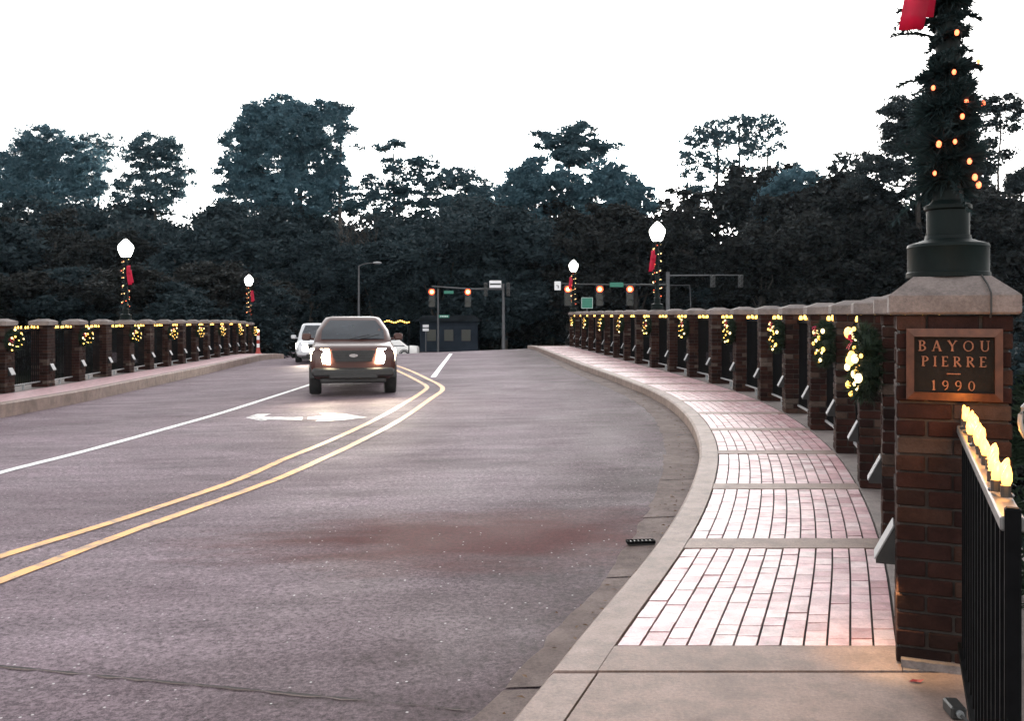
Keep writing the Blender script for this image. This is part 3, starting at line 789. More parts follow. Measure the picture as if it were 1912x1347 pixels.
# ------------------------------------------------------------------ globe lamps and their garlands
GLOBE = [(.10, 0), (.13, .03), (.185, .16), (.205, .25), (.19, .31), (.12, .40), (.05, .47), (.015, .495)]
def make_lamp(label, big=False):
    t = thing('street_lamp', label, 'street lamp', group='globe lamps standing on the parapet posts')
    k = 1.0
    b = MB(); b.lathe([(.152, 0), (.152, .018), (.147, .022), (.147, .112), (.15, .118), (.146, .130), (.112, .140), (.085, .150), (.082, .165)], 24); b.build('base', M['green_metal'], t, True)
    b = MB(); b.lathe([(.078, .166), (.078, .262), (.086, .268), (.086, .282), (.07, .29), (.058, .302), (.055, .34)], 24); b.build('collar', M['green_metal'], t, True)
    b = MB(); n = 12
    b.lathe([(.047, .341), (.045, .9), (.04, 1.66), (.06, 1.67), (.06, 1.69), (.085, 1.70), (.10, 1.715)], 20); b.build('pole', M['green_metal'], t, True)
    b = MB(); b.lathe([(r, 1.718 + z) for r, z in GLOBE], 8); b.build('globe', M['globe'], t, False)
    b = MB(); b.lathe([(.022, 2.209), (.026, 2.22), (.012, 2.235), (.016, 2.26), (.003, 2.29)], 10)
    b.build('finial', M['green_metal'], t, True)
    return t
CAPZ = NCO * BP + .139
def make_garland(seed, label, near):
    rnd = random.Random(seed); t = thing('lamp_garland', label, 'garland', group='lit garlands wound round the lamp poles'); b = MB(); pts = []
    turns = 19 if near else 6
    NP = 620 if near else 240
    for i in range(NP):
        q = i / (NP - 1); a = q * turns * 6.2832; z = .345 + q * 1.31
        hw = np.interp(z, [.34, .5, .62, .73, .82, .92, 1.02, 1.12, 1.65], [.092, .112, .115, .10, .074, .058, .066, .092, .08]) * (1 + .14 * math.sin(z * 41) + .1 * math.sin(z * 17 + 1))
        r = ((.05 if z < .78 else .044) + rnd.uniform(-.01, .012) * (hw / .1)) if near else .055
        pts.append((r * math.cos(a), r * math.sin(a), z))
        ln = (hw - .03) * rnd.uniform(.55, 1.25) if near else .05
        for _ in range(5 if near else 2):
            e = a + rnd.gauss(0, .7)
            needle_spray(b, pts[-1], (math.cos(e), math.sin(e), rnd.uniform(-.8, .5)), ln, 9 if near else 6, rnd, .006 if near else .007)
    b.tube(pts, [(.034 if p[2] < .78 else .016) for p in pts] if near else .022, 6); 
    if near:
        for _ in range(85):                                   # loose ends that stick out
            p = rnd.choice(pts); e = rnd.uniform(0, 6.28); d = Vector((math.cos(e), math.sin(e), rnd.uniform(-.5, .6))).normalized(); l = rnd.choice([.10, .13, .16, .21])
            q = [Vector(p) + d * l * s_ + Vector((0, 0, -.07 * s_ * s_)) for s_ in (0, .35, .7, 1)]
            b.tube(q, [.006, .005, .004, .002], 4)
            for s_ in (.3, .38, .46, .54, .62, .7, .78, .86, .94): needle_spray(b, Vector(p) + d * l * s_ + Vector((0, 0, -.07 * s_ * s_)), d + Vector((0, 0, -.3)), .034, 6, rnd, .004)
    b.build('foliage', M['garland'], t, fixn=False)
    if near:
        spots = [(-.085, .40), (.085, .355), (.055, .38), (.03, .44), (-.075, .51), (-.025, .515), (.0, .61), (.125, .68), (.02, .665), (-.09, .73), (-.03, .78), (.08, .83), (-.02, .93), (-.03, 1.12), (.055, 1.10), (.02, 1.14), (-.04, 1.3), (.05, 1.42)]
        for x, z in spots:
            c = MB(); y = -math.sqrt(max(.0004, .105 ** 2 - min(abs(x), .104) ** 2)) - rnd.uniform(.0, .02); s_ = rnd.uniform(.007, .0105)
            c.ball((x, y, z), s_, 8, 6, (1, 1, 1.35)); c.build('bulb', M['bulb_o'], t, True)
    else:
        c = MB()
        c2 = MB()
        for i in range(44):
            v = Vector(pts[min(239, max(0, int((i + .5) / 44 * 239 + rnd.uniform(-5, 5))))]); k = rnd.uniform(1.3, 2.1)
            (c if i % 3 else c2).ball((v.x * k, v.y * k, v.z + rnd.uniform(-.02, .02)), rnd.choice([.008, .010, .013]), 6, 4)
        tag(c.build('bulbs', M['bulb_w'], t, True), kind='stuff'); tag(c2.build('bulbs', M['bulb_o'], t, True), kind='stuff')
    return t
def lamp_bow(t, side, near):
    b = MB(); z = 1.36; s_ = .16
    # two loops and two long tails, cloth with a little thickness
    def strip(pts, wv):
        vs = []
        for p in pts:
            p = Vector(p)
            for q in (-1, 1): vs.append(p + Vector(wv) * q)
        b.add(vs, [(2*i, 2*i+1, 2*i+3, 2*i+2) for i in range(len(pts)-1)])
    cx_ = side * .11
    for s2 in (-1, 1):
        strip([(cx_ + side * .03 * math.sin(i / 9 * math.pi), -.075 - .05 * math.sin(i / 9 * math.pi) - .02, z + s2 * .0 + .13 * math.sin(i / 9 * 2 * math.pi) * .6 + .05 * s2 * math.sin(i / 9 * math.pi)) for i in range(10)], (.045, .01, .01 * s2))
    for s2, l in ((-.012, .41), (.03, .36)):
        strip([(cx_ + side * (.01 + .05 * q) + s2, -.09 - .02 * math.sin(q * 4 + s2 * 30), z - l * q) for q in [i / 7 for i in range(8)]], (.05, .004, .004))
    b.ball((cx_, -.1, z), .035, 8, 5)
    o = b.build('bow', M['red_cloth'], t, True, fixn=False)
    sm = o.modifiers.new('thickness', 'SOLIDIFY'); sm.thickness = .004
m_ = Matrix.Rotation(pa, 3, 'Z')
lampz = NCO * BP + .002 + .078 + .066
near_l = make_lamp('tall dark lamp post standing on the plaque pillar, its pole wrapped in garland')
near_l.location = (PC[0] - .005, PC[1], lampz)
ng = make_garland(11, 'thick evergreen garland with amber bulbs round the nearest lamp pole, red bow at top', True); ng.location = near_l.location
lamp_bow(ng, -1, True)
fl = (('lit globe lamp on the eleventh right post, red bow below its globe', RP[11], 'lit globe lamp at far end of right parapet above green sign', RP[20]),)
spots = [(RP[11], 'lit globe lamp on the eleventh right post past the plaque pillar', 'bulb string and red bow round the right lamp pole nearer than the signals', -1),
         (RP[20], 'lit globe lamp at the far end of the right parapet', 'bulb string and bow on the farthest right lamp pole beside red signals', -1),
         (LP[5], 'larger lit globe lamp on the left parapet', 'bulb string and bow round the larger left lamp pole', 1),
         (LP[15], 'smaller lit globe lamp at the far end of the left parapet', 'bulb string and bow round the smaller left lamp pole', 1)]
fg = None
for (p, l1, l2, sd) in spots:
    (x, y, z), a = p
    again(near_l, (x, y, z + CAPZ), a, l1)
    if fg is None:
        fg = make_garland(21, l2, False); fg.location = (x, y, z + CAPZ); lamp_bow(fg, -1, False); fgr = make_garland(22, 'x', False); lamp_bow(fgr, 1, False); fgr_used = False
    elif sd == -1: again(fg, (x, y, z + CAPZ), 0, l2)
    elif not fgr_used: fgr.location = (x, y, z + CAPZ); fgr['label'] = l2; fgr_used = True
    else: again(fgr, (x, y, z + CAPZ), .4, l2)

# ------------------------------------------------------------------ near approach railing with its row of amber bulbs
A = Vector((1.672, 3.37, 0)); B = Vector((1.012, 1.84, 0)); C_ = Vector((.40, .34, 0))
def fence_run(P, Q, label, endpost):
    v = Q - P; ln = v.length; rz = math.atan2(v.y, v.x)
    t = thing('approach_railing', label, 'railing', tuple(P), rz)
    b = MB(); b.cbox((ln / 2, 0, .905), (ln, .046, .03), .004); b.build('top_rail', M['rail_metal'], t)
    b = MB(); b.box((ln / 2, 0, .10), (ln, .04, .03)); b.build('bottom_rail', M['black_metal'], t)
    n = int(ln / .105)
    for i in range(n):
        b = MB(); b.box((ln * (i + .5) / n, 0, .5), (.018, .018, .772)); b.build('baluster', M['black_metal'], t)
    if endpost: b = MB(); b.cbox((ln - .0, 0, .47), (.024, .03, .94), .004); b.build('end_post', M['black_metal'], t)
    return t, ln, rz
f1, ln1, rz1 = fence_run(A, B, 'black metal approach railing running from the plaque pillar towards the viewer', True)
t = thing('light_string', 'bright amber bulbs standing along the near railing beneath the plaque', 'string lights', tuple(A), rz1)
pts = []
rnd = random.Random(6)
nb = 23
for i in range(nb):
    x = .05 + (ln1 - .22) * i / (nb - 1); y = rnd.uniform(-.012, .012) ; z = .934
    pts.append((x, y + .008, z))
    b = MB(); prof = [(0.001, 0), (.0075, .003), (.0112, .015), (.0095, .031), (.005, .045), (.001, .05)]
    b.lathe([(r_, z_) for r_, z_ in prof], 10, (0, 0, 0)); o = b.build('bulb', M['bulb_hot'], t, True); o.location = (x, y, z + .018); o.rotation_euler = (rnd.uniform(-.3, .3), rnd.uniform(-.25, .25), 0)
    b = MB(); b.lathe([(.011, 0), (.011, .026)], 8); s2 = b.build('socket', M['plastic'], t); s2.location = (x, y, z - .004)
    ld = bpy.data.lights.new('bulb_light', 'POINT'); ld.energy = .035; ld.color = (1, .42, .08); ld.shadow_soft_size = .012
    lo = bpy.data.objects.new('bulb_light', ld); COL.objects.link(lo); lo.parent = t; lo.location = (x + .5 * (ln1 - .22) / (nb - 1), y * .5, z + .05)
b = MB(); cp = []
for i in range(len(pts) - 1):
    p, q = Vector(pts[i]), Vector(pts[i + 1]); cp += [p, (p + q) / 2 + Vector((0, rnd.uniform(-.03, .03), -.006))]
cp.append(Vector(pts[-1])); b.tube(cp, .0055, 6); b.build('cord', M['plastic'], t, True)
# dark box on the pavement by the railing foot, with its connectors
bx_ = thing('junction_box', 'small black electrical box lying at the foot of the near railing', 'box', (1.468, 3.02, 0), rz1 + .3)
b = MB(); b.cbox((0, 0, .022), (.085, .05, .042), .006); b.build('body', M['plastic'], bx_)
for s_ in (-1, 1): b = MB(); b.tube([(s_ * .042, 0, .024), (s_ * .058, 0, .024)], .012, 8); b.build('connector', M['grey_metal'], bx_)
b = MB(); b.tube([(.058, 0, .024), (.09, .02, .008), (.13, .03, .006), (.17, .028, .05), (.18, .03, .10)], .005, 6); b.build('cable', M['plastic'], bx_)
# fallen leaf
lf = MB(); lf.add([(-.028, 0, .002), (-.01, -.011, .006), (.012, -.010, .003), (.03, .002, .009), (.012, .011, .004), (-.008, .010, .007), (0, 0, .001)], [(0, 1, 6), (1, 2, 6), (2, 3, 6), (3, 4, 6), (4, 5, 6), (5, 0, 6)])
o = lf.build('fallen_leaf', M['red_leaf']); o.location = (1.46, 3.29, .001); tag(o, 'small dark red leaf lying on the concrete before the pillar foot', 'leaf')
# coiled pale cord behind the railing
b = MB(); b.tube([(.045 * math.cos(i * .35) + .004 * i * .3, .0, .06 * math.sin(i * .35) + i * .0005) for i in range(17)] , .007, 7)
o = b.build('curled_bracket', M['grey_metal'], None, True); o.location = (1.385, 2.42, .98 + .06); tag(o, 'curled pale metal bracket at the picture edge behind the near railing', 'bracket')
b = MB(); b.tube([(1.395, 2.43, -.6), (1.395, 2.43, 1.0)], .012, 8); o = b.build('bracket_stake', M['black_metal'], None); tag(o, 'slim black stake holding up the curled pale bracket', 'stake')

# warm light under the hood of the pillar's step light
ld = bpy.data.lights.new('step_lamp', 'SPOT'); ld.energy = .6; ld.color = (1, .62, .25); ld.spot_size = R(120); ld.spot_blend = .6; ld.shadow_soft_size = .02
lo = bpy.data.objects.new('step_lamp', ld); COL.objects.link(lo); lo.location = (PC[0] - .30, PC[1] - .09, .33); lo.rotation_euler = (R(12), R(-14), 0)

# ------------------------------------------------------------------ trees
def at(px, py, d): return Vector(((px - CX) / F * d, d, EYE + (HY - py) / F * d))
def leaves_np(cl, dens, s, rng, flat=1.0):
    """cl: ellipsoids (cx,cy,cz,rx,ry,rz) in metres; returns verts and quads of leaf sprays gathered in tufts"""
    C = []
    for (cx_, cy_, cz_, rx, ry, rz_) in cl:
        area = math.pi * rx * rz_; n = int(dens * 2.5 * area / (.3 * s * s)) + 10; nt_ = max(6, int(area * 2.2))
        d = rng.normal(size=(nt_, 3)); d /= np.linalg.norm(d, axis=1)[:, None]
        rad = rng.uniform(.35, 1.0, nt_) ** .6
        tc = d * rad[:, None] * np.array([rx, ry, rz_]) + np.array([cx_, cy_, cz_])
        tr = rng.uniform(.35, .8, nt_)
        k = rng.integers(0, nt_, n)
        o = rng.normal(size=(n, 3)) * np.array([.55, .55, .34 * flat])
        C.append(tc[k] + o * tr[k][:, None])
    C = np.concatenate(C); n = len(C)
    u = rng.normal(size=(n, 3)); u[:, 2] *= .6; u /= np.linalg.norm(u, axis=1)[:, None]
    v = rng.normal(size=(n, 3)); v -= (v * u).sum(1)[:, None] * u; v /= np.linalg.norm(v, axis=1)[:, None]
    L = s * rng.uniform(.6, 1.3, n)[:, None]; Wd = L * rng.uniform(.35, .6, n)[:, None]
    V = np.stack([C - u * L, C + v * Wd, C + u * L, C - v * Wd], 1).reshape(-1, 3)
    return V
def quad_obj(name, V, m, parent):
    n = len(V) // 4; me = bpy.data.meshes.new(name)
    me.vertices.add(len(V)); me.vertices.foreach_set('co', V.astype(np.float32).ravel())
    me.loops.add(n * 4); me.loops.foreach_set('vertex_index', np.arange(n * 4, dtype=np.int32))
    me.polygons.add(n); me.polygons.foreach_set('loop_start', np.arange(0, n * 4, 4, dtype=np.int32))
    try: me.polygons.foreach_set('loop_total', np.full(n, 4, dtype=np.int32))
    except Exception: pass
    me.materials.append(m); me.update(calc_edges=True); me.validate()
    o = bpy.data.objects.new(name, me); COL.objects.link(o)
    if parent: o.parent = parent
    return o
def limb(b, p, q, r0, r1, rnd, n=6):
    p, q = Vector(p), Vector(q); l = (q - p).length; pts = []
    for i in range(6):
        t = i / 5; o = p.lerp(q, t); s_ = math.sin(t * math.pi) * l * .05
        pts.append(o + Vector((rnd.uniform(-s_, s_), rnd.uniform(-s_, s_), rnd.uniform(0, s_) - .04 * l * math.sin(t * 3.14))))
    b.tube(pts, [r0 + (r1 - r0) * i / 5 for i in range(6)], n)
def tree(name, label, d, tx, clumps, dens, m, s=.24, trunk_r=.35, seed=0, group=None, flat=1.0, trunk_top=None, lean=0):
    rng = np.random.default_rng(seed); rnd = random.Random(seed)
    base = at(tx, HY, d); base.z = ground_z(base.x, d)
    t = thing(name, label, 'tree', tuple(base), 0, group)
    cl = []
    for (px, py, rx, ry) in clumps:
        c = at(px, py, d) - base; k = d / F
        g = 1.18; cl.append((c.x, rnd.uniform(-.35, .35) * rx * k, c.z, rx * k * g, max(rx * k * .8, 1.2), ry * k * g))
    fr = [(c[0], c[1], c[2], c[3] * 1.12, c[4] * 1.12, c[5] * 1.14) for c in cl]
    quad_obj('crown', np.concatenate([leaves_np(cl, dens * 1.4, s * .9, rng, flat), leaves_np(fr, dens * .3, .12, rng, flat)]), m, t)
    b = MB(); top = max(c[2] for c in cl) if trunk_top is None else (at(tx, trunk_top, d) - base).z
    H = top; tp = []
    for i in range(8):
        q = i / 7; tp.append((lean * q * q + rnd.uniform(-.12, .12) * (1 if i else 0), rnd.uniform(-.1, .1), H * q))
    b.tube(tp, [trunk_r * (1.25 if i == 0 else 1 - .75 * i / 7) for i in range(8)], 8)
    for c in cl:
        zz = max(H * .25, min(H * .93, c[2] - .35 * math.hypot(c[0], c[1]) - .6)); q = zz / H; i = min(6, int(q * 7)); f_ = q * 7 - i
        p = Vector(tp[i]).lerp(Vector(tp[i + 1]), f_); r = trunk_r * (1 - .75 * q) * .5
        limb(b, p, (c[0], c[1], c[2]), r, r * .3, rnd)
        for _ in range(3): limb(b, p.lerp(Vector(c[:3]), .6), (c[0] + rnd.uniform(-.8, .8) * c[3], c[1], c[2] + rnd.uniform(-.4, .7) * c[5]), r * .45, r * .12, rnd, 4)
    b.build('trunk', M['bark'], t, True)
    return t
SK = 'trees standing out on the skyline'
la, lb = M['leaf_a'], M['leaf_b']; M['leaf_d'] = leaf_mat('dark_needles', (.014, .02, .022), (.03, .04, .042)); ld_ = M['leaf_d']  # darker, nearly neutral needles for the right end of the skyline
tree('broadleaf_tree', 'rounded dense dark tree at the far left of the skyline', 105, 95, [(88,268,48,26),(60,300,42,36),(120,300,58,32),(150,335,40,28),(50,345,45,40),(110,372,70,36),(15,330,30,40)], .85, la, seed=1, group=SK)
tree('pine_tree', 'thin see-through pine just behind the rounded tree at far left', 120, 182, [(180,258,42,9),(165,275,26,9),(205,285,28,12),(190,310,34,12),(175,345,30,14)], .34, lb, seed=2, group=SK, flat=.9)
tree('pine_tree', 'flat-topped pine left of the great round tree, gaps under its crown', 108, 290, [(292,272,44,18),(320,285,30,14),(262,300,30,14),(300,318,50,12),(255,340,36,14),(322,345,40,16),(285,372,62,18)], .7, lb, seed=3, group=SK, flat=.95)
tree('broadleaf_tree', 'tallest tree of the skyline, a great leaning rounded mass left of centre', 100, 560, [(520,212,38,28),(485,245,42,42),(450,300,38,55),(545,245,60,40),(600,240,42,42),(505,310,62,52),(590,300,48,45),(615,340,32,40),(460,365,50,38),(550,370,70,36),(636,212,14,10)], .95, la, seed=4, group=SK, trunk_r=.6)
tree('pine_tree', 'slender top spray of foliage rising beside the great round tree', 100, 636, [(640,200,26,7),(622,208,20,8),(648,240,10,10)], .6, lb, seed=5, group=SK, flat=.9)
tree('pine_tree', 'scraggy pine with two long flat sprays just right of the tallest tree', 112, 735, [(705,272,42,5),(742,268,20,9),(757,305,40,9),(790,308,26,14),(735,322,24,9),(700,355,40,18),(760,345,48,16),(690,330,12,6),(800,335,30,12),(775,370,46,16),(700,388,60,18),(655,372,24,16)], .55, lb, seed=6, group=SK, flat=.8)
tree('pine_tree', 'low loose pine in the dip at the middle of the skyline', 118, 868, [(868,322,40,10),(845,340,30,12),(885,345,38,18),(905,372,32,18),(855,380,36,18),(815,352,16,9),(868,388,62,20),(822,386,40,16)], .6, lb, seed=7, group=SK, flat=.9)
tree('pine_tree', 'tall pine with pointed crown between two dark rounded shoulders', 104, 1062, [(1078,250,28,22),(1050,262,32,18),(1018,270,24,8),(1085,285,42,26),(1140,272,22,8),(1060,295,40,12),(1010,250,18,7)], .8, lb, seed=8, group=SK, flat=.8)
tree('broadleaf_tree', 'dark rounded tree forming the left shoulder of the pointed pine', 98, 1000, [(1005,325,50,24),(975,350,36,30),(1035,350,48,24),(985,380,55,30)], .95, la, seed=9, group=SK)
tree('broadleaf_tree', 'dark spreading tree forming the right shoulder of the pointed pine', 98, 1140, [(1135,320,38,20),(1110,345,44,26),(1160,350,40,24),(1195,358,30,12),(1125,380,66,28),(1178,385,45,22)], .9, la, seed=10, group=SK)
tree('pine_tree', 'tall pine at left of the open clump, wide tufted tiers and bare trunk', 112, 1340, [(1325,240,26,16),(1300,262,24,16),(1345,262,24,14),(1284,292,22,14),(1318,298,20,12),(1296,326,24,10),(1336,322,16,9),(1280,352,20,9),(1318,356,26,9),(1300,380,22,8)], .5, lb, seed=11, group=SK, flat=1.0, trunk_r=.42)
tree('pine_tree', 'middle pine of the open clump, straight bare trunk against the sky', 114, 1381, [(1375,226,26,14),(1404,240,22,16),(1372,256,22,12),(1408,270,18,12),(1388,292,20,9),(1360,306,14,9),(1404,318,18,8),(1376,342,14,7),(1396,366,16,7)], .5, lb, seed=12, group=SK, flat=1.0, trunk_r=.42)
tree('pine_tree', 'slim airy pine at right of the open clump', 116, 1433, [(1428,222,20,11),(1452,240,18,14),(1424,258,16,10),(1456,276,16,11),(1430,292,16,9),(1448,314,16,8),(1428,336,14,7),(1446,360,16,7)], .36, lb, seed=13, group=SK, flat=1.0, trunk_r=.32)
tree('broadleaf_tree', 'low round dark tree right of the open pines', 96, 1488, [(1490,345,42,24),(1460,370,36,28),(1520,368,34,26),(1490,395,60,28)], .95, la, seed=14, group=SK)
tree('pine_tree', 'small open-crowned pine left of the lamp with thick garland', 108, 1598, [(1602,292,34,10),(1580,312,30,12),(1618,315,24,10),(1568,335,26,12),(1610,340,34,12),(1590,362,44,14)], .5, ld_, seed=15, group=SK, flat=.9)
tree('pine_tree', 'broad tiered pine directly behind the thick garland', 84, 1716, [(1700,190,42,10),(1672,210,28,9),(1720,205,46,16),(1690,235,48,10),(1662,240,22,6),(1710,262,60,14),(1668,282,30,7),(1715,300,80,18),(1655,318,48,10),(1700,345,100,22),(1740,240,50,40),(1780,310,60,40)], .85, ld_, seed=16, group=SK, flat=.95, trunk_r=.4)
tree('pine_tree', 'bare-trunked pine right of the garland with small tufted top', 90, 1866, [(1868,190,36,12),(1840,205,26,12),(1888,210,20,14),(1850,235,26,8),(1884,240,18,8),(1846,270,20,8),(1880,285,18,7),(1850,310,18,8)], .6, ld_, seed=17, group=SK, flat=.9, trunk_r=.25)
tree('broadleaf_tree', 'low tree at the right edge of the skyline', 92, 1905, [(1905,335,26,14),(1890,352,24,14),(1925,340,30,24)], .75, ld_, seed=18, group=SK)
# bare winter trees among the dark belt
def bare_tree(label, px, d, H, seed):
    rnd = random.Random(seed); base = at(px, HY, d); base.z = ground_z(base.x, d); t = thing('bare_tree', label, 'tree', tuple(base), 0, 'leafless trees in the belt'); b = MB(); tw = MB()
    def grow(p, d_, l, r, n):
        q = p + d_ * l; bb = b if n > 2 else tw
        mid = p.lerp(q, .5) + Vector((rnd.gauss(0, l*.04), rnd.gauss(0, l*.04), 0)); bb.tube([p, mid, q], [r, r*.85, r*.68], 6 if n > 2 else 3, cap=False)
        if n == 0: return
        for _ in range(rnd.choice([2, 3, 3])):
            e = (d_ + Vector((rnd.gauss(0, .42), rnd.gauss(0, .42), rnd.gauss(.12, .22)))).normalized(); grow(q, e, l * rnd.uniform(.66, .88), r * .62, n - 1)
    grow(Vector((0, 0, 0)), Vector((0, 0, 1)), H * .24, H * .016, 6)
    b.build('trunk', M['bark'], t, True); tag(tw.build('twigs', M['bark'], t), kind='stuff')
bare_tree('leafless tree left of the tallest round tree, twigs against the sky', 385, 92, 15, 31)
bare_tree('leafless tree under the scraggy pines at centre left', 668, 92, 14.5, 32)
bare_tree('leafless tree left of the open pine clump', 1245, 92, 13.5, 33)
# shaded belt below: copies of four dark trees
belt = []
rng = np.random.default_rng(50)
for k in range(4):
    rnd = random.Random(60 + k); cl = []
    for _ in range(13): cl.append((rnd.uniform(-4.2, 4.2), rnd.uniform(-3, 3), rnd.uniform(2.0, 10.3), rnd.uniform(1.7, 3.0), rnd.uniform(1.7, 2.6), rnd.uniform(1.2, 2.2)))
    t = thing('shade_tree', 'dark bushy tree in the shadowed belt under the skyline trees', 'tree', group='shadowed trees behind the junction')
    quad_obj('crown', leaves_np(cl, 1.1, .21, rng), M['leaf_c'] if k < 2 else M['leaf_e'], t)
    b = MB(); b.tube([(0, 0, 0), (.2, 0, 4), (0, .2, 9)], [.3, .22, .08], 7)
    for c in cl[:8]: limb(b, (0.1, 0, rnd.uniform(1.5, 5)), c[:3], .1, .03, rnd, 5)
    b.build('trunk', M['bark'], t, True); belt.append(t)
rnd = random.Random(70); n = 0
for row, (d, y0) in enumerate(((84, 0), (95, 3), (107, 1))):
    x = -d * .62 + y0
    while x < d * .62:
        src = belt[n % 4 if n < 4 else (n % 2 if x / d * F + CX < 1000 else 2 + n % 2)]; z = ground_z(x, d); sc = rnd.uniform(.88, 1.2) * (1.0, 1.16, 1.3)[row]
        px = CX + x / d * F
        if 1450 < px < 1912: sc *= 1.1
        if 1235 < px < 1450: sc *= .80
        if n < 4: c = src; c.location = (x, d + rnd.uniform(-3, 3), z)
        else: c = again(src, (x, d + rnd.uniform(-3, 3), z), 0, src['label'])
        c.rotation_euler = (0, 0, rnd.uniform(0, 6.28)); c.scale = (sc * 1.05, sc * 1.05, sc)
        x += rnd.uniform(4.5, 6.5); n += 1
for k in range(34):                                # low growth along both banks
    sd = -1 if k % 2 else 1; d = rnd.uniform(26, 50) if sd > 0 else rnd.uniform(48, 60); x = sd * (rnd.uniform(.45, .75) * d + 3) if sd > 0 else -rnd.uniform(.22, .62) * d - 3
    c = again(belt[k % 4], (x, d, ground_z(x, d)), rnd.uniform(0, 6.28), 'low dark shrub on the bank behind the parapet', 'low shrubs on the banks'); sc = rnd.uniform(.42, .55); c.scale = (sc * 1.3, sc * 1.3, sc * (1.0 if sd < 0 else (1.2 - ground_z(x, d)) / 5.2)); c.name = 'bank_shrub'; c['category'] = 'shrub'
rng = np.random.default_rng(90)
cl = [(x, 136 + rng.uniform(-6, 6), rng.uniform(1, 10), 7, 5, 5.0) for x in np.arange(-125, 126, 6.0)]
o = quad_obj('far_wood', leaves_np(cl, .55, .8, rng), M['leaf_c'], None); tag(o, 'dark far woodland behind the belt of trees', 'woodland', kind='stuff')
# evergreen bush behind the near railing
rng = np.random.default_rng(91)
t = thing('evergreen_bush', 'dark evergreen bush growing behind the plaque pillar at the picture edge', 'bush', (2.42, 4.05, ground_z(2.42, 4.05)))
b = MB(); rnd = random.Random(3)
for _ in range(420):
    a = rnd.uniform(0, 6.28); z = rnd.uniform(.1, 1.75); r = (.34 * (1 - z / 2.2) + .05) * math.sqrt(rnd.random()); needle_spray(b, (r * math.cos(a), r * math.sin(a), z), (math.cos(a), math.sin(a), .4), .09, 9, rnd, .008)
b.build('foliage', M['needle'], t, fixn=False)
b = MB(); b.tube([(0, 0, -.1), (0, 0, 1.6)], [.04, .015], 6); b.build('stem', M['bark'], t)

# ------------------------------------------------------------------ vehicles
def loft(b, secs):
    n = len(secs[0]); o = len(b.v)
    for s_ in secs: b.v += s_
    for i in range(len(secs) - 1):
        for k in range(n): b.f.append([o+i*n+k, o+i*n+(k+1)%n, o+(i+1)*n+(k+1)%n, o+(i+1)*n+k]); b.mi.append(0)
    b.f.append([o + k for k in range(n)]); b.mi.append(0); b.f.append([o + (len(secs)-1)*n + k for k in range(n)]); b.mi.append(0)
def body_sec(y, hw, zb, zt, rb=.08, rt=.10, tuck=.06):
    h = [(hw - tuck - rb, zb), (hw - tuck, zb + rb * .6), (hw, zb + (zt - zb) * .42), (hw - .01, zt - rt * 1.5), (hw - .04, zt - rt * .5), (hw - .11, zt), (hw * .5, zt + .018)]
    pts = h + [(-x, z) for x, z in reversed(h)]
    return [(x, y, z) for x, z in pts]
def wheel(t, x, y, r, wd, rimm):
    b = MB(); prof = [(r * .62, -wd/2), (r * .93, -wd/2), (r, -wd * .33), (r, wd * .33), (r * .93, wd/2), (r * .62, wd/2), (r * .62, -wd/2)]
    b.lathe(prof, 24, cap=False); w_ = b.build('wheel', M['rubber'], t, True); w_.location = (x, y, r); w_.rotation_euler = (0, R(90), 0)
    c = MB(); c.lathe([(r * .6, -wd * .3), (r * .6, wd * .3)], 18)
    for k in range(6):
        a = k * math.pi / 3; 
        for sg in (-1, 1): c.box((r * .32 * math.cos(a), r * .32 * math.sin(a), sg * wd * .32), (r * .55, r * .14, .025), (0, 0, a))
    c.build('rim', rimm, w_)
